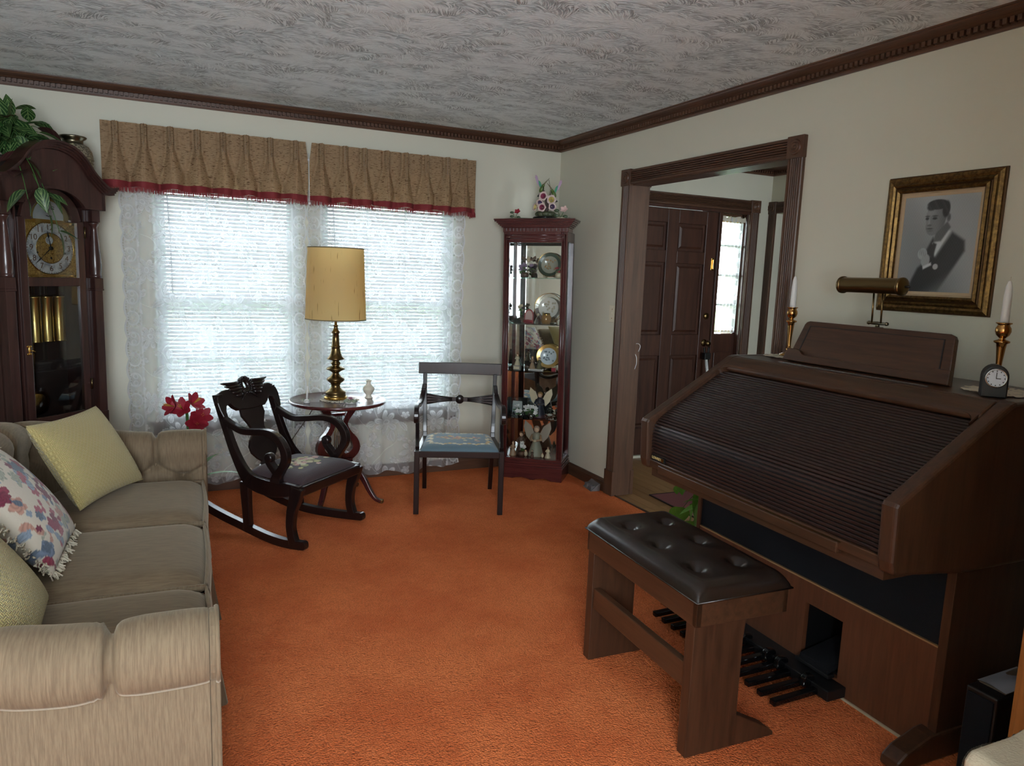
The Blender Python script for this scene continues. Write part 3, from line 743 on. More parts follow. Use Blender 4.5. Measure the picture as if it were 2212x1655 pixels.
        loop = [fn(1, t / 20) for t in range(21)] + [fn(1 - t / 20, 1) for t in range(1, 21)] + [fn(0, 1 - t / 20) for t in range(1, 21)] + [fn(t / 20, 0) for t in range(1, 21)]
        MB().tube([(p[0], p[1], .428) for p in loop], .0065, 6, caps=False).build('welt_cord', M['velvet'], cu)
        MB().tube([(p[0], p[1], .352) for p in loop[:21]], .0065, 6).build('welt_cord', M['velvet'], cu)
        MB().grid(lambda u, v: (x1 + .012 * math.sin(PI * u) ** .5 + .008 * math.sin(PI * v), cy + w * (2 * v - 1), lerp(.352, .428, u)), 6, 20).build('boxing_strip', M['velvet'], cu)
    # skirt with box pleats
    def sk(u, v):
        y = lerp(hl + .02, -(hl + .02), u); z = lerp(.335, .012, v)
        k = 0
        for pc in (.28, -.35): k += math.exp(-((y - pc) / .035) ** 2)
        return (-.028 + .022 * v + .014 * v * np.sin(u * 60) * .3 + .03 * v * k * math.cos((y - .28) * 90), y, z)
    MB().grid(sk, 160, 8).build('skirt', M['velvet'], SOFA)
    ft = MB().box(-.03, .03, -.03, .03, 0, .07).mesh('foot', M['ebony'])
    for x in (-.12, -.62):
        for y in (-.86, .86): piece(SOFA, 'foot', ft, (x, y, 0))
_sofa()
# ------------------------------------------------------------------ cushions
def pillow_mesh(size, thick, n=34, mat=None, paint=None, hs=1.0):
    def fn(u, v, sg):
        a, c = 2 * u - 1, 2 * v - 1
        e = (max(0, (1 - a * a)) * max(0, (1 - c * c))) ** .42
        pin = 1 - .07 * (1 - abs(a) ** 2) * abs(c) ** 3 ; pin2 = 1 - .07 * (1 - abs(c) ** 2) * abs(a) ** 3
        return (a * size / 2 * pin2, sg * thick / 2 * e, c * size / 2 * pin * hs)
    return MB().grid(lambda u, v: fn(u, v, -1), n, n).grid(lambda u, v: fn(u, v, 1), n, n).mesh('pillow_cover', mat, paint)
def _mat_yellow():
    m = Mat('yellow_basketweave', .9, spec=.1); v = m.coord('Object', (1, 1, 1)); x, y, z = m.sep(v)
    k = 2 * PI / .020
    a = (x * k).sin(); c = (z * k).sin(); chk = (a * c).gt(0)
    h = chk * (x * k * 2).cos().abs() + (1 - chk) * (z * k * 2).cos().abs()
    m.set('Base Color', m.mix(h, lin(160, 142, 90), lin(192, 176, 120))); m.set('Sheen Weight', .3); m.bump(h, .6, .005); return m.m
M['yellow'] = _mat_yellow()
def frame3(o, ex, ez):
    ex = Vector(ex).normalized(); ez = Vector(ez); ez = (ez - ex * ez.dot(ex)).normalized(); ey = ez.cross(ex)
    m = Matrix((ex, ey, ez)).transposed().to_4x4(); m.translation = o; return m
def pillow(label, corner_a, corner_b, up, size, mesh, name='throw_pillow', extra=None, sink=.0):
    a, c = Vector(corner_a), Vector(corner_b); ex = (c - a).normalized(); upv = Vector(up)
    F = frame3((0, 0, 0), ex, upv); mid = (a + c) / 2; ez = Vector((F[0][2], F[1][2], F[2][2]))
    F.translation = mid + ez * (size / 2)
    o = bpy.data.objects.new(name, None); COL.objects.link(o); o.matrix_world = F; o.empty_display_size = .05
    piece(o, 'pillow_cover', mesh); tag(o, label, 'pillow')
    if extra: extra(o)
    return o
ym = pillow_mesh(.45, .15, 34, M['yellow'], None, .86)
pillow('yellow basketweave throw pillow leaning in the sofa corner by the clock', (-3.035, -1.765, .478), (-2.82, -1.365, .478), (-.17, .12, .33), .39, ym)
pillow('yellow basketweave throw pillow tucked against the sofa arm opposite the clock', (-3.03, -3.02, .485), (-3.04, -2.62, .485), (-.26, -.02, .36), .43, pillow_mesh(.43, .14, 30, M['yellow']))
def _floral_paint(seed, bg, cols, R, n=26, ext=.2):
    rr = random.Random(seed); fl = []
    for i in range(n): fl.append((rr.uniform(-ext, ext), rr.uniform(-ext, ext), rr.uniform(*R), rr.choice(cols), rr.randint(4, 6), rr.random() * 6, rr.choice((0, 0, 1))))
    def f(co):
        c = bg
        for x, z, r, col, k, ph, kind in fl:
            dx, dz = co.x - x, co.z - z; d = math.hypot(dx, dz); th = math.atan2(dz, dx)
            rad = r * (.62 + .38 * abs(math.cos(k * th / 2 + ph))) if kind == 0 else r * max(.05, abs(math.cos(th + ph)) ** 3) * 1.5
            if d < rad: c = mixc(col, (min(1, col[0] * 2.2), min(1, col[1] * 2.2), min(1, col[2] * 2.2), 1), .5 * abs(math.sin(d / r * 7 + th * 2)))
        return c
    return f
M['paint_cloth'] = painted('printed_tapestry', .85, .35, 160, .2)
def fringe(o):
    b = MB(); rr = random.Random(4); h = .205
    for i in range(420):
        u = rr.random() * 4; sd = int(u); t = (u % 1) * 2 - 1
        p = [(t * h, -h), (h, t * h), (t * h, h), (-h, t * h)][sd]; nrm = [(0, -1), (1, 0), (0, 1), (-1, 0)][sd]
        q = rr.uniform(.014, .028)
        pts = [(p[0], rr.uniform(-.008, .008), p[1])]
        for k in range(3): l = pts[-1]; pts.append((l[0] + nrm[0] * q / 3 + rr.uniform(-.006, .006), l[1] + rr.uniform(-.006, .006), l[2] + nrm[1] * q / 3 + rr.uniform(-.006, .006)))
        b.tube(pts, .0028, 4)
    f = b.build('looped_fringe', M['cream'], o); f['kind'] = 'stuff'
pal = [lin(112, 40, 58), lin(96, 34, 52), lin(92, 104, 122), lin(110, 122, 136), lin(150, 112, 98), lin(70, 82, 96), lin(134, 66, 78), lin(128, 130, 116)]
pillow('cream pillow with burgundy and blue floral print and looped fringe', (-3.05, -2.42, .485), (-3.03, -2.02, .485), (-.25, .03, .34), .42,
       pillow_mesh(.42, .15, 120, M['paint_cloth'], _floral_paint(12, lin(198, 188, 172), pal, (.010, .034), 120)), extra=fringe)
# ------------------------------------------------------------------ leaves
def leaf_mesh(name, L, W, mat, curl=.25, fold=.12, n=8, shape=1.0):
    vs = []; uv = []; fs = []; k = 4
    for i in range(n + 1):
        t = i / n; w = W / 2 * (math.sin(PI * min(1, t ** .72)) ** .85) * (1 if t < 1 else 0) * shape
        for j in range(k + 1):
            q = 2 * j / k - 1
            vs.append((q * w, t * L * (1 - .15 * curl * t), -curl * L * t * t * .6 + abs(q) * w * fold * 2)); uv.append((j / k, t))
    for i in range(n):
        for j in range(k): a = i * (k + 1) + j; fs.append((a, a + 1, a + k + 2, a + k + 1))
    me = bpy.data.meshes.new(name); me.from_pydata(vs, [], fs); u = me.uv_layers.new(name='UVMap')
    for l in me.loops: u.data[l.index].uv = uv[l.vertex_index]
    me.polygons.foreach_set('use_smooth', [True] * len(fs)); me.materials.append(mat); return me
# ------------------------------------------------------------------ longcase clock
CLK = thing('grandfather_clock', 'tall dark cherry longcase clock with moon dial standing across the corner', 'clock', (-3.221, -.521, 0), PI / 4)
def _clock():
    W = M['clockwood']; t = CLK
    MB().box(-.30, .30, -.03, .27, 0, .09).box(-.285, .285, -.015, .265, .09, .12).build('plinth', W, t, .006)
    MB().box(-.27, .27, 0, .26, .12, .50).build('base_case', W, t, .004)
    MB().box(-.19, .19, -.012, .0, .18, .44).build('base_panel', W, t, .008)
    MB().prism([(-.29, .50), (.29, .50), (.29, .52), (.275, .55), (-.275, .55), (-.29, .52)], -.02, .265, 'y').build('waist_moulding', W, t, .004)
    MB().box(-.27, -.25, .03, .26, .55, 1.715).box(.25, .27, .03, .26, .55, 1.715).box(-.25, .25, .245, .26, .55, 1.8).box(-.27, .27, .03, .26, 1.70, 1.72).build('case', W, t)
    MB().box(-.19, -.183, .0, .04, .55, 1.71).box(.183, .19, .0, .04, .55, 1.71).box(-.27, -.19, .02, .04, .55, 1.71).box(.19, .27, .02, .04, .55, 1.71).build('front_stile', W, t)
    for sx in (-1, 1):
        c = MB()
        c.box(sx * .247 - .026, sx * .247 + .026, -.028, .02, .55, .62).box(sx * .247 - .024, sx * .247 + .024, -.024, .02, .62, 1.285)
        c.box(sx * .247 - .028, sx * .247 + .028, -.03, .02, 1.285, 1.295).box(sx * .247 - .027, sx * .247 + .027, -.028, .02, 1.295, 1.352)
        c.lathe([(.026, 1.352), (.029, 1.356), (.029, 1.366), (.026, 1.37), (.030, 1.40), (.031, 1.43), (.028, 1.48), (.022, 1.54), (.017, 1.60), (.016, 1.625), (.024, 1.636), (.026, 1.645), (.02, 1.65)], 16, None, True, c=(sx * .247, -.006, 0))
        c.box(sx * .247 - .024, sx * .247 + .024, -.026, .02, 1.65, 1.712)
        c.build('corner_column', W, t, .002)
    # glazed door
    d = MB()
    for sx in (-1, 1):
        d.box(*sorted((sx * .143, sx * .18)), -.012, .012, .56, 1.645)
        d.box(*sorted((sx * .108, sx * .16)), -.012, .012, 1.636, 1.652)
    d.box(-.18, .18, -.012, .012, .56, .64).box(-.143, .143, -.012, .012, 1.308, 1.353)
    arc = [(.138 * math.cos(PI * k / 24), 1.645 + .128 * math.sin(PI * k / 24)) for k in range(25)]
    d.ribbon(arc, [.058] + [.05] * 23 + [.058], -.012, .012, 'y')
    door = d.build('glazed_door', W, t, .003)
    MB().box(-.145, .145, -.003, .001, .64, 1.308).build('door_pane', M['glass'], door)
    poly = [(-.145, 1.353), (.145, 1.353), (.145, 1.645)] + [(.115 * math.cos(PI * k / 16), 1.645 + .105 * math.sin(PI * k / 16)) for k in range(17)] + [(-.145, 1.645)]
    MB().prism(poly, -.003, .001, 'y').build('dial_pane', M['glass'], door)
    lk = MB().ball((0, -.014, .992), (.006, .004, .02), 10, 8).tube([(0, -.015, .99), (.004, -.03, .99), (.016, -.034, .984)], .0025, 6)
    for k in (-1, 1): lk.ball((.006 * k, -.014, 1.01), (.008, .003, .006), 8, 6).ball((.006 * k, -.014, .972), (.008, .003, .006), 8, 6)
    o = lk.build('lock_and_key', M['brass'], door); o.location.x = -.162
    for z in (.75, 1.56): MB().tube([(.184, -.014, z), (.184, -.014, z + .06)], .004, 6).build('hinge', M['abrass'], door)
    # dial
    def _engraved():
        m = Mat('engraved_brass', .4, lin(196, 156, 74), .55); v = m.coord(); a = m.noise(v, 120, 4, .7, 1.5)
        m.set('Base Color', m.mix(a.smooth(.4, .6), lin(150, 112, 48), lin(226, 190, 104))); m.bump(a, .8, .004); return m.m
    EN = _engraved()
    def _silver():
        m = Mat('marbled_silver_ring', .4, lin(214, 216, 216), 0); v = m.coord()
        m.set('Base Color', m.mix(m.noise(v, 22, 4, .6, 1.2).smooth(.35, .7), lin(226, 230, 230), lin(150, 156, 164))); return m.m
    SV = _silver(); DZ = 1.500; DX = -.006
    dial = MB().prism([(-.143, 1.36), (.143, 1.36), (.143, 1.64), (-.143, 1.64)], .05, .056, 'y').build('dial_plate', EN, t)
    MB().prism([(-.132, 1.366), (.122, 1.366), (.122, 1.374), (-.132, 1.374)], .046, .05, 'y').build('dial_edge_strip', M['brass'], dial)
    dial.scale = (1.07, 1, 1.07); dial.location = (.014, -.026, -.105)
    ringM = T(DX, .049, DZ) @ RX(PI / 2)
    MB().lathe([(.072, 0), (.072, .004), (.120, .004), (.121, 0)], 64, ringM, False).build('chapter_ring', SV, dial)
    MB().lathe([(.121, 0), (.121, .005), (.125, .005), (.125, 0)], 64, ringM).lathe([(.070, 0), (.070, .005), (.073, .005), (.073, 0)], 64, ringM).build('bezel_ring', M['brass'], dial)
    MB().lathe([(0, .003), (.071, .003)], 48, ringM, False).build('dial_centre', EN, dial)
    num = flat('numeral_bronze', lin(104, 70, 44), .5)
    for h in range(1, 13):
        a = PI / 2 - h * PI / 6
        piece(dial, 'numeral', text_mesh(str(h), .038, num), (DX + .097 * math.cos(a), .0445, DZ + .097 * math.sin(a)), (PI / 2, 0, 0))
    tk = MB()
    for k in range(60):
        a = k * PI / 30; tk.cbox((DX + .1175 * math.cos(a), .0447, DZ + .1175 * math.sin(a)), (.003, .0006, .003) if k % 5 else (.005, .0006, .005))
    tk.build('minute_track', num, dial)
    for px, pz in ((-.068, -.022), (.072, -.022), (.0, -.046)): MB().lathe([(.0, 0), (.005, 0), (.005, .002)], 12, T(DX + px, .044, DZ + pz) @ RX(PI / 2)).build('winding_hole', M['black'], dial)
    sub = MB().lathe([(.0, .0), (.016, 0), (.016, .002), (.019, .002), (.019, 0)], 24, T(DX - .004, .0455, DZ + .037) @ RX(PI / 2)).build('seconds_dial', SV, dial)
    hd = lambda ang, L, w: MB().add([(-w, 0, 0), (w, 0, 0), (w * .35, 0, L * .55), (w * 1.3, 0, L * .66), (0, 0, L), (-w * 1.3, 0, L * .66), (-w * .35, 0, L * .55), (0, 0, -L * .15)], [(0, 1, 2, 6), (2, 3, 4), (2, 4, 6), (6, 4, 5), (7, 1, 0)], T(DX, .040, DZ) @ RY(ang))
    hd(math.radians(349), .085, .004).build('hour_hand', M['black'], dial); hd(math.radians(228), .118, .003).build('minute_hand', M['black'], dial)
    MB().lathe([(0, .01), (.009, .008), (.009, 0)], 14, T(DX, .044, DZ) @ RX(PI / 2)).build('hand_hub', M['black'], dial)
    # moon arch
    ap = [(-.128, 1.63), (.128, 1.63)] + [(.128 * math.cos(PI * k / 20), 1.63 + .118 * math.sin(PI * k / 20)) for k in range(21)]
    ar = MB().prism(ap, .05, .056, 'y').build('moon_arch', flat('moon_arch_brass', lin(190, 168, 92), .35, .6), dial)
    MB().lathe([(.0, 0), (.078, 0), (.078, .002)], 32, T(DX, .049, 1.645) @ RX(PI / 2), False).build('moon_disc', flat('painted_moon', lin(196, 202, 206), .5), dial)
    fc = MB()
    for ex in (-.022, .022): fc.ball((DX + ex, .046, 1.685), (.009, .002, .0035), 10, 6)
    fc.tube([(DX + .003, .045, 1.685), (DX - .004, .044, 1.668), (DX + .003, .045, 1.665)], .0016, 5).tube([(DX - .014, .045, 1.652), (DX, .044, 1.649), (DX + .014, .045, 1.652)], .002, 5)
    fc.tube([(DX - .03, .045, 1.693), (DX - .022, .045, 1.697), (DX - .012, .045, 1.692)], .0015, 5).tube([(DX + .03, .045, 1.693), (DX + .022, .045, 1.697), (DX + .012, .045, 1.692)], .0015, 5)
    fc.build('moon_face', flat('moon_ink', lin(70, 74, 80), .6), dial)
    for sx in (-1, 1):
        MB().lathe([(.0, 0), (.046, 0), (.046, .003)], 24, T(DX + sx * .05, .047, 1.632) @ RX(PI / 2), False, a0=PI, a1=2 * PI).build('moon_hump', EN, dial)
    MB().box(-.128, .128, .044, .05, 1.616, 1.634).build('dial_bridge', M['brass'], dial)
    for k, tx in enumerate(('10', '15', '20')):
        a = PI / 2 + (1 - k) * .55 + .25
        piece(dial, 'numeral', text_mesh(tx, .018, num), (DX + .098 * math.cos(a), .048, 1.642 + .098 * math.sin(a)), (PI / 2, 0, 0))
    # weights, cables, pendulum
    wt = MB().lathe([(0, 0), (.030, 0), (.031, .004), (.029, .008), (.029, .226), (.031, .230), (.031, .236), (.02, .24), (0, .24)], 24).mesh('brass_weight', metal('pale_brass', lin(214, 188, 120), .3))
    for x in (-.062, .006, .074):
        piece(t, 'brass_weight', wt, (x, .07, 1.018))
        MB().tube([(x - .006, .07, 1.258), (x - .006, .07, 1.37)], .0012, 4).tube([(x + .006, .07, 1.258), (x + .006, .07, 1.37)], .0012, 4).build('weight_cable', M['abrass'], t)
    MB().tube([(-.016, .15, 1.36), (-.016, .15, .72)], .004, 6).lathe([(0, .008), (.045, .006), (.066, 0), (.045, -.006), (0, -.008)], 32, T(-.016, .14, .688) @ RX(PI / 2)).build('pendulum', M['brass'], t)
    ly = MB()
    for x in (-.06, -.045, -.03): ly.tube([(x, .148, .74), (x, .148, .95)], .0018, 5)
    ly.ball((-.045, .145, .955), (.03, .006, .018), 10, 6).build('pendulum_lyre', M['brass'], t)
    # bonnet
    curve = [tuple(p) for p in spline([(-.345, 1.812), (-.30, 1.806), (-.262, 1.824), (-.20, 1.878), (-.15, 1.94), (-.085, 1.985), (0, 2.0), (.085, 1.985), (.15, 1.94), (.20, 1.878), (.262, 1.824), (.30, 1.806), (.345, 1.812)], 61)]
    inner = [(x, z - .012) for x, z in curve if abs(x) < .292]
    poly = [(-.292, 1.712)] + inner + [(.292, 1.712)]
    arch = [(.186 * math.cos(PI * k / 20), 1.66 + .142 * math.sin(PI * k / 20)) for k in range(21)]
    arch = [p for p in arch if p[1] > 1.712]
    full = [(-.292, 1.712)] + inner + [(.292, 1.712)] + [(arch[0][0] + .004, 1.712)] + arch + [(arch[-1][0] - .004, 1.712)]
    bn = MB().prism(full, -.045, -.02, 'y').build('bonnet_front', W, t, .002)
    MB().ribbon(arch, .014, -.052, -.04, 'y').build('arch_bead', W, bn)
    for k in range(4):
        cc = [(x, z + .010 * k - .006) for x, z in curve]
        MB().ribbon(cc, .0105, -.056 - .011 * k, -.0, 'y').build('bonnet_moulding', W, bn)
    for sx in (-1, 1):
        MB().box(*sorted((sx * .272, sx * .292)), -.045, .262, 1.712, 1.80).build('bonnet_side', W, t)
        for k in range(4): MB().box(*sorted((sx * .29, sx * (.312 + .011 * k))), -.05 - .006 * k, .27, 1.796 + .0085 * k, 1.8055 + .0085 * k).build('side_moulding', W, t)
    MB().box(-.29, .29, -.02, .265, 1.80, 1.822).build('bonnet_top', W, t)
    MB().box(-.245, .245, .236, .244, .56, 1.36).build('case_back', flat('dark_case_back', lin(46, 34, 30), .7), t)
_clock()
CM = Matrix.Translation((-3.221, -.521, 0)) @ RZ(PI / 4)
def on_clock(x, y, z): return CM @ Vector((x, y, z))
# urn and trailing plant on top of the clock
v = thing('ginger_jar_vase', 'speckled pewter vase with ribbed bands standing behind the clock bonnet', 'vase', on_clock(.205, .065, 1.822), .3)
v.scale = (1.1, 1.1, 1.16)
def _mat_urn():
    m = Mat('speckled_pewter', .35, lin(150, 146, 128), .7); a = m.noise(m.coord(), 130, 3, .7)
    m.set('Base Color', m.mix(a.smooth(.45, .6), lin(176, 170, 148), lin(86, 82, 70))); return m.m
UR = _mat_urn()
MB().lathe([(0, 0), (.05, 0), (.056, .01), (.068, .05), (.080, .10), (.084, .14), (.080, .165), (.066, .188), (.05, .196)], 28).build('body', UR, v)
MB().lathe([(.05, .196), (.044, .20), (.044, .214), (.056, .222), (.060, .228), (.054, .232), (.046, .226), (.040, .2)], 28).build('neck_rim', M['pewter'], v)
for z, r in ((.085, .0775), (.10, .0805), (.115, .0825), (.13, .084)):
    MB().lathe([(r - .003, -.003), (r + .003, -.001), (r + .003, .001), (r - .003, .003)], 28, T(0, 0, z)).build('band', M['pewter'], v)
def foliage(t, specs, meshes, stem_mat, seed, names='leaf'):
    rr = random.Random(seed); stems = MB()
    for (base, tip, droop, nl) in specs:
        a, c = Vector(base), Vector(tip); mid = (a + c) / 2 + Vector((0, 0, droop))
        pts = [((1 - s) ** 2) * a + 2 * s * (1 - s) * mid + s * s * c for s in [i / 7 for i in range(8)]]
        stems.tube(pts, [.003 - .0002 * i for i in range(8)], 5)
        for i in range(nl):
            s = 1 if i == 0 else rr.uniform(.35, 1); k = min(6, int(s * 7)); p = pts[k].lerp(pts[k + 1], s * 7 - k) if k < 7 else pts[-1]
            d = (pts[7] - pts[5]).normalized() if i == 0 else Vector((rr.uniform(-1, 1), rr.uniform(-1, 1), rr.uniform(-.5, .5))).normalized()
            d = (d + Vector((0, 0, -.35))).normalized()
            F = frame3(p, d.cross(Vector((0, 0, 1))) if abs(d.z) < .95 else (1, 0, 0), Vector((0, 0, 1)))
            # leaf grows along local +y
            ex = d.cross(Vector((rr.uniform(-.5, .5), rr.uniform(-.5, .5), 1))).normalized(); ez = ex.cross(d).normalized()
            F = Matrix((ex, d, ez)).transposed().to_4x4(); F.translation = p
            q = bpy.data.objects.new(names, rr.choice(meshes)); COL.objects.link(q); q.parent = t; sc = rr.uniform(.75, 1.15)
            q.matrix_local = F @ Matrix.Diagonal((sc, sc, sc, 1))
    stems.build('stem', stem_mat, t)
pl = thing('trailing_houseplant', 'trailing variegated green and burgundy leafy plant on top of the clock', 'plant', on_clock(-.10, .12, 1.822), PI / 4)
MB().lathe([(0, 0), (.06, 0), (.075, .10), (.08, .105), (.08, .115), (.07, .112), (.066, .1), (0, .1)], 20).build('pot', flat('dark_planter', lin(40, 30, 24), .6), pl)
LF = [leaf_mesh('leaf', .125, .062, M['leaf1']), leaf_mesh('leaf', .14, .066, M['leaf1'], .4), leaf_mesh('leaf', .11, .058, M['leaf1'], .1)]
LB = [leaf_mesh('leaf', .12, .075, M['leaf3'], .3)]
rr = random.Random(31); sp = []
for i in range(52):
    a = rr.uniform(0, 2 * PI); r = rr.uniform(.05, .22); z = .115 + rr.uniform(-.02, .26) * (1 - r / .35)
    sp.append(((rr.uniform(-.04, .04), rr.uniform(-.04, .04), .10), (r * math.cos(a) * .95, -abs(r * math.sin(a)) * .7 + .05, z + .05), rr.uniform(.04, .14), 3))
sp += [((-.03, -.05, .10), (-.06, -.26, -.04), .16, 4), ((-.02, -.05, .10), (-.01, -.25, -.16), .16, 4), ((.0, -.05, .10), (.05, -.24, -.24), .2, 4), ((-.05, -.05, .1), (-.12, -.26, -.10), .18, 4), ((.03, -.04, .1), (.16, -.12, .10), .2, 3), ((.02, .0, .1), (.20, -.02, .14), .2, 3)]
foliage(pl, sp, LF + LF + LB, M['green'], 5)
# ------------------------------------------------------------------ rocking chair
RK = thing('rocking_chair', 'dark carved rocking chair with scroll arms and plum needlepoint seat', 'rocking chair', (-1.907, -1.0705, 0), math.radians(42.27))
def _rocker():
    W = M['ebony']; t = RK; hw = .262
    def zr(f): return (f + .15) ** 2 / 3.2
    def dx(f): return .055 * smoothstep(-.05, -.5, f)          # the back is narrower than the front
    def bar(pts, widths, name, th=.030, n=28, off=0):
        for sx in (-1, 1):
            P = spline([(f, z, w) for (f, z), w in zip(pts, widths)], n)
            x0 = [sx * (hw - dx(p[0])) - th / 2 + off * sx for p in P]; x1 = [a + th for a in x0]
            MB().ribbon([(-p[0], p[1]) for p in P], [p[2] for p in P], x0, x1, 'x').build(name, W, t, .005)
    # rockers
    bar([(f / 100, zr(f / 100) + .024) for f in range(-78, 3, 6)] + [(.006, .033), (.016, .036), (.021, .037)], [.03] + [.044] * 13 + [.044, .034, .012], 'rocker', .034, 40)
    bar([(-.055, .03), (-.075, .11), (-.068, .20), (-.045, .275), (-.03, .335)], [.052, .046, .052, .066, .07], 'front_leg', .036)
    bar([(-.398, .03), (-.405, .12), (-.412, .22), (-.415, .30)], [.05, .046, .054, .062], 'back_leg', .034)
    # side rail sweeping up into the back post
    bar([(-.012, .322), (-.10, .312), (-.20, .300), (-.30, .300), (-.385, .318), (-.44, .37), (-.49, .45), (-.530, .54), (-.565, .63), (-.598, .72), (-.606, .755)],
        [.045, .07, .085, .085, .08, .06, .048, .042, .042, .044, .05], 'side_frame', .032, 44)
    bar([(-.555, .622), (-.50, .597), (-.43, .576), (-.34, .583), (-.24, .594), (-.165, .575), (-.115, .522), (-.108, .465), (-.135, .415), (-.165, .375), (-.175, .335)],
        [.034, .034, .034, .034, .036, .04, .044, .044, .04, .05, .07], 'arm', .038, 46)
    for sx in (-1, 1):
        P = spline([(-.165, .375, .04), (-.195, .405, .034), (-.222, .435, .034), (-.228, .462, .044)], 14)
        xm = sx * (hw - .02)
        MB().ribbon([(-p[0], p[1]) for p in P], [p[2] for p in P], xm - .02, xm + .02, 'x').lathe([(0, -.022), (.02, -.022), (.027, -.014), (.027, .014), (.02, .022), (0, .022)], 18, T(xm, .226, .462) @ RY(PI / 2)).build('arm_scroll', W, t, .004)
    # seat rails
    MB().prism([(-.258, -.012), (.258, -.012), (.25, .03), (-.25, .03)], .288, .342, 'z', T(0, .012, 0)).build('front_rail', W, t, .008)
    MB().box(-.215, .215, .40, .43, .285, .345).build('rear_rail', W, t, .004)
    # back: plane through (f,z) = (-.435,.33) .. (-.606,.755)
    ang = math.atan2(.171, .425); MBK = T(0, .432, .33) @ RX(-ang)
    hc = [(0, .468), (.10, .470), (.15, .476), (.185, .474), (.212, .462), (.232, .440), (.240, .41), (.238, .37), (.228, .325), (.214, .325), (.200, .350), (.182, .386), (.152, .394), (.134, .372), (.105, .352), (0, .344)]
    cr = [(-a, b2) for a, b2 in hc[::-1]][:-1] + hc[:]
    cr = cr[:-1]
    MB().prism(cr, -.016, .016, 'y', MBK).build('crest_rail', W, t, .006, 3)
    sp = [(.088, .352), (.092, .315), (.080, .295), (.062, .262), (.052, .235), (.058, .205), (.088, .175), (.108, .14), (.104, .10), (.075, .065), (.050, .045), (.064, .03), (.085, .018), (.085, .0)]
    MB().prism([(-a, b2) for a, b2 in sp] + sp[::-1], -.008, .008, 'y', MBK).build('vase_splat', W, t, .004)
    # carving
    cv = MB()
    for k in range(24):
        a0 = 2 * PI * k / 24
        cv.ball((.046 * math.cos(a0) * .92, -.008 - .004 * (k % 2), .482 + .046 * math.sin(a0)), (.0085, .016, .0085), 8, 6, MBK)
    cv.tube([(.034 * math.cos(2 * PI * k / 24) * .86, -.004, .482 + .038 * math.sin(2 * PI * k / 24)) for k in range(25)], .015, 8, MBK, False)
    for sx in (-1, 1):
        for j in range(5):
            L = .135 - .02 * j; zz = .506 - .016 * j
            pts = [(sx * (.045 + L * s), -.016 - .006 * math.sin(PI * s), zz - .008 * math.sin(PI * s) + (.004 - .003 * j) * s) for s in [i / 7 for i in range(8)]]
            cv.tube(pts, [.006, .010, .0115, .0115, .011, .010, .008, .003], 6, MBK)
        for j in range(2):
            pts = [(sx * (.02 + .03 * s + .012 * j), -.018, .440 - .03 * s - .008 * j) for s in (0, .33, .66, 1)]
            cv.tube(pts, [.006, .007, .005, .002], 6, MBK)
    cv.build('crest_carving', W, t)
    # seat pad with needlepoint
    rnd = random.Random(9); bl = [(rnd.gauss(0, .055), .20 + rnd.gauss(0, .04), rnd.uniform(.008, .02), rnd.choice([lin(206, 196, 150), lin(188, 180, 120), lin(204, 160, 146), lin(178, 118, 112), lin(150, 150, 96), lin(216, 206, 176)])) for _ in range(60)]
    def paint(co):
        c = lin(58, 42, 46)
        for x, y, r, col in bl:
            if math.hypot((co.x - x) * .8, co.y - y) < r and co.z > .35: c = col
        return c
    def seat(u, v):
        f = lerp(.022, .412, v); w = lerp(.243, .195, v); x = (2 * u - 1) * w
        e = (1 - (1 - min(1, min(u, 1 - u) * 6)) ** 2) ** .5 * (1 - (1 - min(1, min(v, 1 - v) * 6)) ** 2) ** .5
        return (x, f, .342 + .040 * e + .012 * math.sin(PI * u) * math.sin(PI * v))
    MB().grid(seat, 90, 80).build('seat_pad', M['paint_cloth'], t, paint=paint)
_rocker()
# ------------------------------------------------------------------ lyre side table and what stands on it
TBL = thing('lyre_side_table', 'round mahogany side table on a lyre pedestal with curved legs', 'table', (-1.745, -.425, 0), math.radians(8))
def _table():
    t = TBL; W = M['mahog_x']
    MB().lathe([(0, .618), (.27, .618), (.288, .622), (.297, .63), (.297, .640), (.291, .645), (.284, .640), (0, .638)], 56).build('round_top', W, t)
    MB().box(-.12, .12, -.045, .045, .596, .619).build('top_block', M['mahog'], t, .004)
    for sx in (-1, 1):
        P = spline([(.098, .60, .055), (.078, .565, .045), (.048, .515, .034), (.042, .475, .032), (.068, .425, .034), (.105, .375, .042), (.115, .325, .048), (.085, .285, .05), (.04, .272, .05), (.022, .30, .03), (.03, .318, .022)], 44)
        MB().ribbon([(sx * p[0], p[1]) for p in P], [p[2] for p in P], -.022, .022, 'y').build('lyre_arm', M['mahog'], t, .004)
    st = MB().tube([(0, 0, .30), (0, 0, .545)], .0028, 6).mesh('lyre_string', M['abrass'])
    for x in (-.024, -.012, 0, .012, .024): piece(t, 'lyre_string', st, (x, 0, 0))
    MB().box(-.05, .05, -.014, .014, .538, .556).build('string_bar', M['mahog'], t, .003)
    MB().box(-.08, .08, -.05, .05, .225, .268).lathe([(0, .20), (.03, .205), (.05, .225)], 16).build('pedestal_block', M['mahog'], t, .004)
    for k in range(4):
        a = PI / 4 + k * PI / 2; P = spline([(.045, .245, .05), (.10, .225, .046), (.165, .16, .036), (.215, .075, .028), (.255, .025, .022), (.295, .012, .02)], 24)
        lg = MB().ribbon([(p[0], p[1]) for p in P], [p[2] for p in P], -.015, .015, 'y', RZ(a)).build('curved_leg', M['mahog'], t, .004)
        MB().box(.278, .305, -.014, .014, .0, .024, RZ(a)).build('brass_toe', M['abrass'], lg, .004)
_table()
TZ = .640
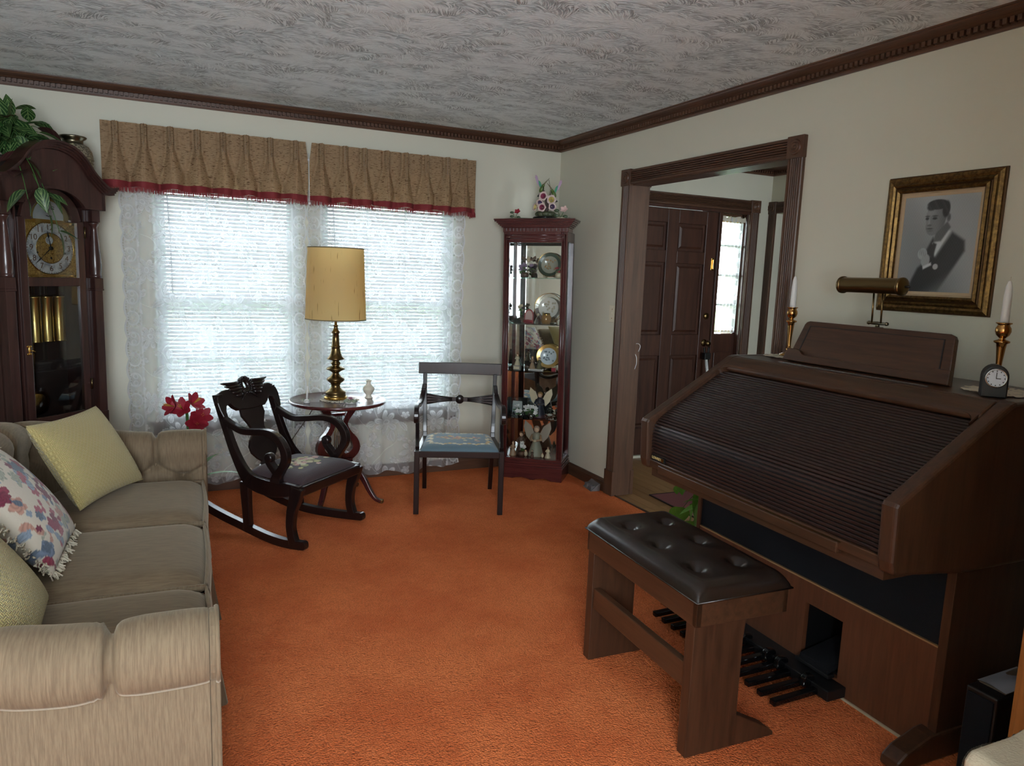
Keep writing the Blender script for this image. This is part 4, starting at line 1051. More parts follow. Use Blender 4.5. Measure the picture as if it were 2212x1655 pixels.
def doily(label, loc, r, name='lace_doily', squash=1, rot=0, n=18, wave=.0):
    b = MB(); seg = 96; prof = []
    def rad(a): return r * (1 - .05 * abs(math.sin(a * n / 2)))
    vs = [(0, 0, .0015)]; fs = []
    for j in range(1, 6):
        for i in range(seg):
            a = 2 * PI * i / seg; q = rad(a) * j / 5 if j == 5 else r * j / 5.2
            vs.append((q * math.cos(a), q * math.sin(a) * squash, .0018 + (.0012 * math.sin(a * n) + wave * math.sin(a * 5)) * (j / 5) ** 3 + abs(wave) * (j / 5) ** 3))
    for i in range(seg):
        k = (i + 1) % seg; fs.append((0, 1 + i, 1 + k))
        for j in range(4):
            if j in (1, 3) and i % 4 == 0: continue
            fs.append((1 + j * seg + i, 1 + (j + 1) * seg + i, 1 + (j + 1) * seg + k, 1 + j * seg + k))
    o = b.add(vs, fs).build(name, M['cream']); o.location = loc; o.rotation_euler.z = rot; tag(o, label, 'doily'); return o
doily('round cream crochet doily under the brass lamp', (-1.735, -.425, TZ), .125)
LMP = thing('table_lamp', 'tall turned brass table lamp with tan drum shade', 'lamp', (-1.755, -.40, TZ + .003))
def _lamp():
    t = LMP
    prof = [(.0, 0), (.072, 0), (.072, .015), (.066, .02), (.06, .034), (.064, .038), (.062, .046), (.045, .058), (.030, .072), (.027, .088), (.032, .10), (.048, .112), (.056, .122), (.054, .13), (.036, .142), (.024, .155), (.020, .166), (.036, .178), (.057, .188), (.054, .196), (.036, .204), (.024, .21), (.024, .217), (.030, .222), (.030, .228), (.022, .236), (.022, .243), (.054, .252), (.053, .257), (.040, .270), (.032, .29), (.027, .315), (.0265, .325), (.029, .327), (.029, .331), (.0245, .334), (.021, .38), (.019, .408), (.023, .412), (.026, .42), (.018, .43), (.013, .446), (.012, .455), (.015, .458), (.014, .462), (.008, .465), (.008, .50)]
    k = prof.index((.062, .046))
    MB().lathe(prof[:4], 8).build('base_plate', M['brass'], t); MB().lathe(prof[3:], 32).build('turned_body', M['abrass'], t)
    MB().tube([(0, 0, .49), (0, 0, .88)], .005, 8).build('rod', M['brass'], t)
    MB().ball((0, 0, .64), (.032, .032, .05), 14, 10).lathe([(.016, .56), (.016, .60)], 12).build('bulb', M['porc'], t)
    def _shade():
        m = Mat('slub_linen_shade', .85); w = m.coord('Object', (110, 110, 7)); fl = m.noise(w, 1, 2, .5).smooth(.66, .75)
        col = m.mix(fl, lin(222, 208, 166), lin(160, 122, 70)); m.set('Base Color', col)
        tr = m.n('ShaderNodeBsdfTranslucent'); m.link(m.mix(fl, lin(240, 200, 118), lin(170, 116, 54)), tr.inputs[0]); mx = m.n('ShaderNodeMixShader'); mx.inputs[0].default_value = .62
        m.link(m.b.outputs[0], mx.inputs[1]); m.link(tr.outputs[0], mx.inputs[2]); m.link(mx.outputs[0], m.out.inputs[0]); return m.m
    sh = MB().lathe([(.184, .50), (.168, .932)], 48).build('drum_shade', _shade(), t)
    bd = flat('shade_binding', lin(120, 104, 74), .8)
    for r, z in ((.184, .50), (.168, .932)): MB().lathe([(r - .001, -.003), (r + .0015, -.003), (r + .0015, .003), (r - .001, .003)], 48, T(0, 0, z)).build('shade_binding', bd, sh)
    sp = MB()
    for k in range(3): a = 2 * PI * k / 3; sp.tube([(0, 0, .88), (.168 * math.cos(a), .168 * math.sin(a), .928)], .0015, 4)
    sp.build('shade_spider', M['brass'], sh); MB().ball((0, 0, .895), .01, 8, 6).build('finial', M['brass'], t)
_lamp()
v = thing('bud_vase', 'small ivory porcelain vase standing alone on the lyre table', 'vase', (-1.545, -.40, TZ))
MB().lathe([(0, 0), (.024, 0), (.026, .004), (.018, .012), (.016, .02), (.026, .034), (.036, .052), (.037, .062), (.030, .075), (.018, .084), (.014, .092), (.014, .104), (.019, .112), (.020, .115), (.015, .114), (.011, .1), (.011, .06)], 28).build('body', M['ivory'], v)
MB().lathe([(.0175, .083), (.0195, .086), (.0175, .089)], 24).build('neck_ring', M['ivory'], v)
def petals(b, c, n, r, w, up=(0, 0, 1), open_=.6, Mx=None):
    for k in range(n):
        a = 2 * PI * k / n
        vs = []
        for i in range(5):
            s = i / 4; wd = w * math.sin(PI * (.12 + .8 * s)) * .5; rr_ = r * s * open_; hh = r * s * (1 - open_ * .6) - .15 * r * s * s
            for q in (-1, 0, 1): vs.append((c[0] + rr_ * math.cos(a) - q * wd * math.sin(a), c[1] + rr_ * math.sin(a) + q * wd * math.cos(a), c[2] + hh + (.08 * r if q == 0 else .12 * r) * s))
        b.add(vs, [(i * 3 + j, i * 3 + j + 1, (i + 1) * 3 + j + 1, (i + 1) * 3 + j) for i in range(4) for j in range(2)], Mx, True)
    return b
fp = thing('porcelain_flower', 'porcelain pink rose posy lying beside the lamp base', 'figurine', (-1.695, -.545, TZ))
b = MB(); petals(b, (0, 0, .02), 8, .026, .022, open_=.9); petals(b, (0, 0, .024), 6, .018, .016, open_=.6); b.build('bloom', flat('porcelain_pink', lin(198, 140, 160), .3), fp)
b = MB(); [b.ball((.03 * math.cos(a), .03 * math.sin(a), .012), (.014, .014, .01), 8, 6) for a in (0, 1, 2, 3.2, 4.2, 5.2)]; b.build('leaf_bed', flat('porcelain_sage', lin(150, 158, 138), .3), fp)
MB().lathe([(0, 0), (.036, 0), (.03, .008), (0, .01)], 14).build('base', M['porc'], fp)
fp = thing('porcelain_candle_flower', 'tiny porcelain holder with slim white candle and green leaves on the table edge', 'figurine', (-1.945, -.475, TZ))
MB().tube([(0, 0, .02), (.004, 0, .10)], [.006, .004], 8).build('candle', M['wax'], fp)
b = MB(); petals(b, (0, 0, .004), 6, .04, .026, open_=1.0); b.build('leaves', flat('porcelain_green', lin(92, 104, 74), .3), fp)
MB().lathe([(0, 0), (.02, 0), (.018, .012), (.008, .02), (0, .022)], 12).build('base', M['porc'], fp)
# lamp cord behind the table
q = MB().tube([tuple(p) for p in spline([(-1.76, -.33, .642), (-1.80, -.18, .638), (-1.86, -.11, .50), (-1.98, -.10, .32), (-2.06, -.09, .18), (-2.1, -.085, .04), (-2.1, -.08, .015)], 30)], .0028, 6).build('lamp_cord', flat('brown_cord', lin(60, 44, 34), .5))
tag(q, 'thin brown electric cord trailing from the lamp down behind the rocker', 'cord')
# red amaryllis behind the sofa arm
am = thing('amaryllis_plant', 'red silk amaryllis blooming behind the far sofa arm by the lace', 'plant', (-2.60, -.36, 0))
MB().lathe([(0, 0), (.07, 0), (.09, .15), (.095, .16), (.085, .16), (.08, .15), (0, .15)], 20).build('pot', flat('clay_pot', lin(120, 74, 52), .7), am)
MB().tube([(0, 0, .15), (.0, .02, .40), (-.01, .03, .60)], .009, 8).tube([(.01, 0, .15), (.05, .02, .38), (.06, .02, .54)], .009, 8).build('stem', M['green'], am)
RF = Mat('amaryllis_red', .5); RF.set('Base Color', RF.mix(RF.noise(RF.coord(), 40, 2), lin(124, 16, 34), lin(170, 36, 56)))
for (c, rx, ry) in (((-.03, .03, .60), -.9, -.5), ((.02, .03, .63), -.6, .8), ((.065, .02, .55), -1.1, .3), ((-.07, .03, .62), -.5, -1.2), ((.04, .0, .52), -1.4, .1)):
    b = MB(); petals(b, (0, 0, 0), 6, .085, .05, open_=.75, Mx=T(*c) @ RY(ry) @ RX(-rx)); fl = b.build('bloom', RF.m, am)
    b = MB()
    for k in range(4): b.tube([(0, 0, 0), (.008 * math.cos(k * 1.6), .008 * math.sin(k * 1.6), .075)], .0012, 4, T(*c) @ RY(ry) @ RX(-rx))
    b.build('stamen', flat('stamen_yellow', lin(210, 160, 60), .6), fl)
AL = leaf_mesh('leaf', .34, .04, flat('amaryllis_leaf', lin(120, 160, 120), .4), .9)
for a, tl in ((-.6, .9), (-1.9, .75), (1.2, .8), (2.6, .9)): piece(am, 'leaf', AL, (0, 0, .15), (tl, 0, a))
# ------------------------------------------------------------------ armchair
AC = thing('dining_armchair', 'dark mahogany armchair with blue floral needlepoint seat', 'chair', (-1.130, -.955, 0), math.radians(-20.7))
def _armchair():
    t = AC; W = M['ebony']
    for sx in (-1, 1):
        MB().ribbon([(0, .39), (-.004, .2), (-.012, .0)], [.036, .032, .024], sx * .2545 - .016, sx * .2545 + .016, 'x').build('front_leg', W, t, .003)
        P = spline([(.535, .0, .026), (.49, .10, .030), (.445, .22, .034), (.42, .34, .038), (.425, .42, .038)], 18)
        MB().ribbon([(p[0], p[1]) for p in P], [p[2] for p in P], sx * .222 - .014, sx * .222 + .014, 'x').build('back_leg', W, t, .003)
        P = spline([(.425, .40, .036), (.435, .46, .034), (.458, .54, .032), (.478, .62, .032), (.50, .70, .03), (.525, .79, .03)], 22)
        MB().ribbon([(p[0], p[1]) for p in P], [p[2] for p in P], [sx * (.222 + .010 * i / 21) - .013 for i in range(22)], [sx * (.222 + .010 * i / 21) + .013 for i in range(22)], 'x').build('back_post', W, t, .003)
        P = spline([(.50, .72, .026), (.475, .66, .03), (.42, .625, .028), (.33, .612, .026), (.24, .622, .028), (.17, .625, .03), (.12, .60, .032), (.115, .56, .034), (.14, .54, .026)], 34)
        xs = [sx * lerp(.232, .268, min(1, i / 16)) for i in range(34)]
        MB().ribbon([(p[0], p[1]) for p in P], [p[2] for p in P], [x - .015 for x in xs], [x + .015 for x in xs], 'x').build('scroll_arm', W, t, .004)
        P = spline([(.19, .61, .026), (.205, .55, .024), (.17, .48, .024), (.10, .43, .028), (.03, .395, .034)], 22)
        xs = [sx * lerp(.268, .2545, i / 21) for i in range(22)]
        MB().ribbon([(p[0], p[1]) for p in P], [p[2] for p in P], [x - .012 for x in xs], [x + .012 for x in xs], 'x').build('arm_support', W, t, .003)
        MB().prism([(.0, .0), (.43, 0)][:0] or [(sx * .239, 0), (sx * .269, 0), (sx * .236, .43), (sx * .206, .43)], .352, .392, 'z').build('side_rail', W, t, .003)
    MB().box(-.25, .25, -.016, .014, .352, .392).build('front_rail', W, t, .003)
    MB().box(-.215, .215, .405, .435, .352, .392).build('rear_rail', W, t, .003)
    pts = [(x / 10 * .275, .545 + .02 * math.cos(x / 10 * 1.4) - .012) for x in range(-10, 11)]
    MB().ribbon(pts, .022, .785, .862, 'z').build('top_rail', W, t, .003)
    # fan and boss splat
    for sx in (-1, 1):
        P = [(sx * x, .626, w) for x, w in ((.012, .026), (.07, .030), (.13, .044), (.18, .062), (.222, .078))]
        f = MB().ribbon([(p[0], p[1]) for p in P], [p[2] for p in P], .474, .490, 'y').build('fan_splat', W, t, .003)
        for k in (-1, -.33, .33, 1): MB().tube([(sx * .05, .472, .626 + k * .008), (sx * .14, .472, .626 + k * .017), (sx * .218, .472, .626 + k * .031)], .0035, 6).build('reed', W, f)
    MB().ball((0, .482, .626), (.03, .016, .03), 16, 10).build('boss', W, t)
    rnd = random.Random(3)
    fl = [(rnd.gauss(0, .06), .20 + rnd.gauss(0, .028), rnd.uniform(.006, .014), rnd.choice([lin(206, 190, 150), lin(196, 150, 120), lin(188, 120, 104), lin(200, 170, 90), lin(160, 130, 80)])) for _ in range(70)]
    gar = []
    for k in range(90):
        a = 2 * PI * k / 90; gx = .185 * max(-1, min(1, 1.25 * math.cos(a))); gy = .20 + .15 * max(-1, min(1, 1.25 * math.sin(a)))
        gar.append((gx + .014 * math.sin(a * 14), gy + .014 * math.cos(a * 14), .010 + .004 * math.sin(k), rnd.choice([lin(220, 208, 176), lin(220, 208, 176), lin(208, 190, 150), lin(200, 160, 90)])))
    bg = lin(92, 116, 128)
    def paint(co):
        c = bg
        for x, y, r, col in gar + fl:
            if (co.x - x) ** 2 + (co.y - y) ** 2 < r * r: c = col
        return c
    def seat(u, v):
        y = lerp(-.012, .405, v); w = lerp(.240, .208, v); x = (2 * u - 1) * w
        e = (1 - (1 - min(1, min(u, 1 - u) * 7)) ** 2) ** .5 * (1 - (1 - min(1, min(v, 1 - v) * 7)) ** 2) ** .5
        return (x, y, .388 + .034 * e + .006 * math.sin(PI * u) * math.sin(PI * v))
    MB().grid(seat, 110, 100).build('seat_pad', M['paint_cloth'], t, paint=paint)
_armchair()
# ------------------------------------------------------------------ curio cabinet across the corner
CAB_LOC = (-.362, -.419, -.004); CAB_ROT = (0, math.radians(-1.2), math.radians(-40.6))
CAB = thing('curio_cabinet', 'tall narrow cherry curio cabinet with glass door and mirrored back', 'cabinet', CAB_LOC, rot=CAB_ROT)
CABM = Matrix.Translation(CAB_LOC) @ Euler(CAB_ROT).to_matrix().to_4x4()
def cab(x, y, z): return CABM @ Vector((x, y, z))
def _cabinet():
    t = CAB; W = M['mahog']; WX = M['mahog_x']; D = .262
    sc = [(-.228, 0), (-.228, .095), (.228, .095), (.228, 0)]
    for k in range(17):
        x = .16 - .02 * k; z = .018 * abs(math.sin(k * PI / 8 + .2)) * (1 if abs(x) < .14 else .6); sc.append((x, z))
    MB().prism(sc, -.006, .012, 'y').box(-.228, -.21, .012, D, 0, .095).box(.21, .228, .012, D, 0, .095).build('plinth', WX, t, .002)
    for k, (o, z0, z1) in enumerate(((.010, .095, .104), (.004, .104, .118), (-.004, .118, .130), (.004, .130, .142), (-.002, .142, .158))):
        MB().box(-.226 - o, .226 + o, -.006 - o, D, z0, z1).build('base_moulding', WX, t, .002)
    MB().box(-.205, .205, .02, D - .012, .152, .160).build('deck', WX, t)
    # door frame
    for sx in (-1, 1):
        MB().box(*sorted((sx * .183, sx * .226)), -.004, .022, .158, 1.76).build('front_stile', W, t, .003)
        MB().tube([(sx * .196, -.004, .17), (sx * .196, -.004, 1.70)], .006, 8).tube([(sx * .212, -.004, .165), (sx * .212, -.004, 1.74)], .004, 8).build('stile_bead', W, t)
        MB().box(*sorted((sx * .190, sx * .226)), D - .03, D, .158, 1.76).build('rear_stile', W, t, .002)
        MB().box(*sorted((sx * .203, sx * .207)), .022, D - .03, .16, 1.70).build('side_pane', M['glass'], t)
        MB().box(*sorted((sx * .196, sx * .226)), .022, D - .03, 1.69, 1.76).build('side_rail', W, t)
    MB().box(-.183, .183, -.004, .022, 1.685, 1.76).build('top_rail', WX, t, .003)
    for z, r in ((1.697, .005), (1.712, .004), (1.735, .006)): MB().tube([(-.205, -.004, z), (.205, -.004, z)], r, 8).build('rail_bead', WX, t)
    MB().box(-.183, .183, .006, .010, .16, 1.686).build('door_pane', M['glass'], t)
    MB().box(-.195, .195, D - .014, D - .010, .16, 1.70).build('mirror_back', M['mirror'], t)
    MB().box(-.215, .215, D - .009, D, .10, 1.76).build('back_board', W, t)
    for i in range(18):
        x = -.214 + .0252 * i
        MB().box(x - .009, x + .009, -.014, -.003, 1.763, 1.783).build('dentil', WX, t)
    def ring(o, z0, z1):
        MB().prism([(-.226 - o, -.004 - o), (.226 + o, -.004 - o), (.226 + o, .16), (.20, D), (-.20, D), (-.226 - o, .16)], z0, z1, 'z').build('cornice', WX, t, .002)
    ring(.004, 1.755, 1.786)
    for k in range(6): ring([.014, .024, .034, .042, .054, .058][k], 1.786 + .0095 * k, 1.7955 + .0095 * k)
    for z in (.441, .787, 1.122, 1.445):
        MB().box(-.200, .200, .026, D - .018, z - .006, z).build('glass_shelf', M['shelfglass'], t)
_cabinet()
PT = 1.843
# ---- things inside and on the cabinet
GR = 'collectables in the curio cabinet'
skin = flat('figurine_skin', lin(214, 176, 148), .4)
def put(name, label, cat, x, y, z, rot=0):
    t = thing(name, label, cat, cab(x, y, z), rot - .7086); return t
def figure(name, label, x, z, y, h, dress, hair, wings=None, sleeve=None, lean=0, rot=0, hold=None):
    t = put(name, label, 'figurine', x, y, z, rot); s = h
    MB().lathe([(0, 0), (.26 * s, 0), (.25 * s, .04 * s), (.19 * s, .25 * s), (.12 * s, .45 * s), (.10 * s, .55 * s), (.13 * s, .68 * s), (.10 * s, .75 * s), (.03 * s, .78 * s)], 14).build('robe', dress, t)
    MB().ball((0, -.01 * s, .86 * s), (.085 * s, .085 * s, .1 * s), 10, 8).build('head', skin, t)
    MB().ball((0, .015 * s, .89 * s), (.1 * s, .095 * s, .1 * s), 10, 8).build('hair', hair, t)
    b = MB()
    for sx in (-1, 1): b.tube([(sx * .12 * s, 0, .68 * s), (sx * .17 * s, -.08 * s, .54 * s), (sx * .04 * s, -.17 * s, .52 * s)], [.045 * s, .05 * s, .03 * s], 7)
    b.build('sleeves', sleeve or dress, t)
    if wings:
        for sx in (-1, 1):
            pts = [(sx * .05, .62), (sx * .2, .95), (sx * .42, 1.12), (sx * .46, .9), (sx * .36, .6), (sx * .2, .42)]
            MB().prism([(a * s, b2 * s) for a, b2 in pts], .09 * s, .11 * s, 'y').build('wing', wings, t, .004)
    if hold: MB().ball((0, -.17 * s, .52 * s), .05 * s, 8, 6).build('held_item', hold, t)
    return t
def plate(name, label, x, z, y, r, rim, well, art=None, rot=0):
    t = put(name, label, 'plate', x, y, z); Mx = T(0, 0, r + .004) @ RX(PI / 2 - .16)
    MB().lathe([(0, .004), (r * .66, .004), (r * .7, .008)], 40, Mx).build('well', well, t)
    MB().lathe([(r * .7, .008), (r * .97, .014)], 40, Mx).build('rim', rim, t)
    MB().lathe([(r * .965, .012), (r, .0145), (r * .985, .018), (r * .955, .015)], 40, Mx).build('gilt_edge', M['brass'], t)
    if art:
        rr_ = random.Random(int(r * 1e4)); b = MB()
        for k in range(16): b.ball((rr_.uniform(-.42, .42) * r, rr_.uniform(-.42, .42) * r, .005), (r * .08, r * .08, .0015), 8, 5, Mx)
        b.build('painted_motif', art, t)
    b = MB(); b.tube([(-r * .5, .03, .0), (-r * .45, -.02, .004), (-r * .45, -.028, .02)], .002, 5).tube([(r * .5, .03, .0), (r * .45, -.02, .004), (r * .45, -.028, .02)], .002, 5).build('easel', M['abrass'], t)
brown = flat('brown_hair', lin(96, 62, 40), .6); tan = flat('tan_robe', lin(160, 132, 104), .5); sage = flat('sage_robe', lin(142, 146, 128), .5)
navy = flat('navy_robe', lin(26, 28, 44), .5); cream2 = flat('cream_glaze', lin(210, 196, 166), .4); lilac = flat('lilac_petals', lin(150, 128, 158), .6)
dkbr = flat('dark_brown_robe', lin(86, 62, 48), .5); olive = flat('olive_jacket', lin(96, 92, 62), .5); paleblue = flat('plate_blue', lin(196, 206, 212), .2)
def posy(name, label, x, z, y, petal, n=7, h=.06, vase=None, seed=1, spread=.035, rot=0):
    t = put(name, label, 'figurine', x, y, z, rot); rr_ = random.Random(seed)
    MB().lathe([(0, 0), (.022, 0), (.028, .02), (.02, .036), (.014, .034), (0, .03)], 12).build('holder', vase or M['crystal'], t)
    lv = MB()
    for k in range(n):
        p = (rr_.uniform(-spread, spread), rr_.uniform(-spread, spread) * .7, h + rr_.uniform(-.02, .03))
        b = MB(); petals(b, (0, 0, 0), 5, .022, .016, open_=.8, Mx=T(*p) @ RX(rr_.uniform(.2, 1.1)) @ RZ(rr_.uniform(0, 6))); b.build('bloom', petal, t)
        lv.tube([(0, 0, .03), p], .0015, 4); q = (p[0] * 1.2, p[1] * 1.2, p[2] - .02); lv.ball(q, (.012, .006, .005), 6, 5)
    lv.build('leaves', M['green'], t); return t
# top shelf
plate('display_plate', 'green rimmed glass plate on easel on the curio top shelf', .062, 1.446, .20, .088, M['pewgreen'], flat('smoky_plate', lin(150, 150, 136), .15), flat('gilt_art', lin(150, 120, 80), .4))
t = posy('lilac_bird_figurine', 'lilac blossom figurine with perched bird on the curio top shelf', -.095, 1.446, .11, lilac, 12, .06, dkbr, 4, .045)
MB().ball((.02, 0, .12), (.014, .022, .014), 10, 8).ball((.02, -.02, .136), .011, 8, 6).tube([(.02, -.03, .138), (.02, -.05, .137)], [.003, .0006], 5).build('bird_body', cream2, t)
for sx in (-1, 1): MB().prism([(.02, .122), (.02 + sx * .05, .155), (.02 + sx * .055, .135), (.02 + sx * .03, .118)], .004, .008, 'y').build('bird_wing', dkbr, t)
t = put('crystal_swan', 'tiny crystal spire figurine before the green rimmed plate', 'figurine', -.012, .09, 1.446)
MB().lathe([(0, 0), (.014, 0), (.010, .01), (.004, .03), (.006, .05), (.003, .07), (0, .078)], 8, None, False).build('spire', M['crystal'], t)
MB().ball((0, 0, .08), .006, 8, 6).build('tip', M['crystal'], t)
posy('red_berry_figurine', 'little red and yellow flower figurine at the end of the curio top shelf', .150, 1.446, .10, M['red'], 3, .045, cream2, 9, .014)
# second shelf
plate('display_plate', 'clear glass plate with gold rim and pale wreath, curio second shelf', .060, 1.123, .20, .105, M['crystal'], flat('milk_glass', lin(206, 204, 196), .12), flat('wreath_art', lin(170, 160, 140), .5))
t = put('honey_jar', 'small amber glass jar standing before the gold rimmed plate', 'jar', .06, .13, 1.123)
MB().lathe([(0, 0), (.03, 0), (.036, .02), (.036, .05), (.026, .062)], 18).build('body', flat('amber_glass', lin(150, 110, 60), .15), t); MB().lathe([(.028, .062), (.028, .074), (0, .076)], 18).build('lid', M['brass'], t)
t = put('red_arched_frame', 'small red arched picture frame with cream verse card', 'picture frame', -.062, .10, 1.123)
ar = [(-.034, .0), (.034, .0)] + [(.034 * math.cos(a), .05 + .052 * math.sin(a)) for a in [PI * k / 12 for k in range(13)]]
MB().prism(ar, 0, .008, 'y', RX(-.15)).build('frame', M['red'], t, .002); MB().prism([(a * .78, .010 + b2 * .80) for a, b2 in ar], -.003, .0, 'y', RX(-.15)).build('verse_card', flat('rose_card', lin(196, 164, 160), .7), t)
MB().tube([(-.03, -.015, .012), (0, -.022, .02), (.03, -.015, .012)], [.012, .008, .012], 8).build('ribbon_bow', M['red'], t)
t = put('black_trinket_box', 'little round black trinket box on the curio second shelf', 'box', -.140, .08, 1.123)
MB().lathe([(0, 0), (.028, 0), (.032, .01), (.028, .022), (0, .024)], 16).build('box_body', M['blackgloss'], t); MB().ball((0, 0, .026), (.024, .024, .01), 12, 6).build('lid', M['blackgloss'], t)
posy('cream_bloom_figurine', 'cream blossom figurine on tall stem behind the black trinket box', -.128, 1.123, .15, cream2, 4, .095, dkbr, 14, .016)
t = put('crystal_bell', 'cut crystal angel bell on the curio second shelf', 'bell', .014, .07, 1.123)
MB().lathe([(.03, 0), (.028, .012), (.018, .035), (.008, .05), (.006, .058)], 10, None, False).build('bell_skirt', M['crystal'], t); MB().ball((0, 0, .066), .009, 8, 6).build('handle', cream2, t)
# third shelf
plate('display_plate', 'gold banded plate with a pale landscape scene, curio middle shelf', .066, .788, .205, .088, flat('gilt_rim', lin(206, 170, 104), .25, .6), paleblue, flat('landscape_ink', lin(120, 130, 134), .5))
figure('child_figurine', 'figurine of a child in cream apron seated on a grey block', -.135, .820, .085, .085, cream2, brown)
t = put('figurine_block', 'small grey block under the apron child figurine', 'block', -.135, .085, .788); MB().box(-.026, .026, -.02, .02, 0, .031).build('block_body', flat('grey_block', lin(150, 142, 136), .6), t, .003); MB().box(-.02, .02, -.0215, -.02, .006, .024).build('front_panel', cream2, t)
t = put('nameplate_plinth', 'white nameplate plinth under the pair of child figurines', 'base', .006, .075, .788); MB().box(-.052, .052, -.022, .022, 0, .012).build('slab', M['porc'], t, .002); MB().box(-.04, .04, -.0235, -.022, .003, .009).build('name_strip', flat('grey_print', lin(170, 168, 160), .6), t)
figure('child_figurine', 'boy figurine in brown jacket beside the green jacket child', -.022, .80, .075, .092, tan, flat('ochre_hat', lin(150, 112, 60), .6), sleeve=dkbr)
figure('child_figurine', 'child figurine in green jacket on the white nameplate base', .030, .80, .075, .086, olive, brown, sleeve=olive)
t = put('glass_snail', 'clear glass curl ornament beside the white figurine base', 'ornament', -.066, .07, .788)
MB().tube([(.016 * (1 - s * .6) * math.cos(s * 9), 0, .018 + .016 * (1 - s * .6) * math.sin(s * 9)) for s in [i / 20 for i in range(21)]], .004, 6).build('curl', M['crystal'], t); MB().ball((0, 0, .004), (.018, .008, .004), 10, 6).build('foot', M['crystal'], t)
t = put('gift_box_ornament', 'tiny red wrapped gift box ornament on the curio middle shelf', 'ornament', .135, .08, .788); MB().box(-.015, .015, -.013, .013, 0, .026).build('box', M['red'], t, .002); MB().box(-.016, .016, -.003, .003, 0, .027).build('ribbon', cream2, t)
# fourth shelf
figure('angel_figurine', 'seated angel figurine in navy gown with cream wings', .028, .442, .12, .19, navy, flat('gold_hair', lin(150, 118, 70), .6), cream2, navy, hold=dkbr)
for (x, y, n, sd, lb) in ((-.10, .085, 8, 21, 'white lily posy in glass bowl beside the grey card'), (-.02, .06, 8, 22, 'white lily posy in cut glass before the navy angel')):
    posy('lily_posy', lb, x, .442, y, M['porc'], n, .062, M['crystal'], sd, .042)
for (x, y, lb, s) in ((.115, .07, 'cut crystal tree ornament beside the navy angel', 1.0), (-.150, .06, 'tiny crystal ornament before the grey card', .45)):
    t = put('crystal_tree', lb, 'ornament', x, y, .442)
    MB().lathe([(0, 0), (.034 * s, 0), (.03 * s, .012 * s), (.014 * s, .024 * s), (.04 * s, .03 * s), (.022 * s, .05 * s), (.034 * s, .054 * s), (.016 * s, .072 * s), (.024 * s, .076 * s), (0, .1 * s)], 9, None, False).build('tiers', M['crystal'], t)
    MB().ball((0, 0, .1 * s), .006 * s, 6, 5).build('star', M['crystal'], t)
t = put('greeting_card', 'pale grey folded card standing on the curio lower shelf', 'card', -.150, .15, .442); MB().box(-.035, .035, 0, .002, 0, .10, RX(-.12)).build('front_leaf', flat('grey_card', lin(170, 176, 172), .7), t); MB().box(-.035, .035, .03, .032, 0, .099, RX(.12)).build('back_leaf', flat('grey_card_back', lin(160, 166, 162), .7), t)
# cabinet floor
figure('angel_figurine', 'large standing angel figurine in sage gown on the cabinet floor', .012, .160, .10, .225, sage, flat('grey_hair', lin(150, 134, 120), .6), flat('stone_wing', lin(150, 142, 128), .6), tan, hold=cream2)
figure('shepherd_figurine', 'brown robed kneeling figurine with staff on the cabinet floor', -.105, .160, .12, .17, dkbr, brown, sleeve=dkbr)
figure('child_figurine', 'small curly child figurine in tan at the corner of the cabinet floor', -.150, .160, .06, .105, tan, flat('curly_hair', lin(140, 110, 84), .6))
figure('child_figurine', 'small white clad figurine with brown hair on the cabinet floor', .112, .160, .055, .085, cream2, brown)
figure('child_figurine', 'tiny brown figurine crouching at the hem of the sage angel', .0, .160, .04, .055, dkbr, brown)
posy('snowdrop_posy', 'white snowdrop posy with dark leaves on the cabinet floor', -.085, .160, .055, M['porc'], 5, .07, dkbr, 33, .022)
for (x, y, h, lb) in ((-.050, .05, .045, 'little egg shaped bird figurine near the snowdrop posy'), (.075, .045, .034, 'little white egg shaped figurine near the sage angel')):
    t = put('egg_figurine', lb, 'figurine', x, y, .160); MB().ball((0, 0, h * .45), (h * .3, h * .3, h * .45), 10, 8).build('body', cream2, t); MB().ball((0, -h * .1, h * .95), h * .16, 8, 6).build('head', skin, t)
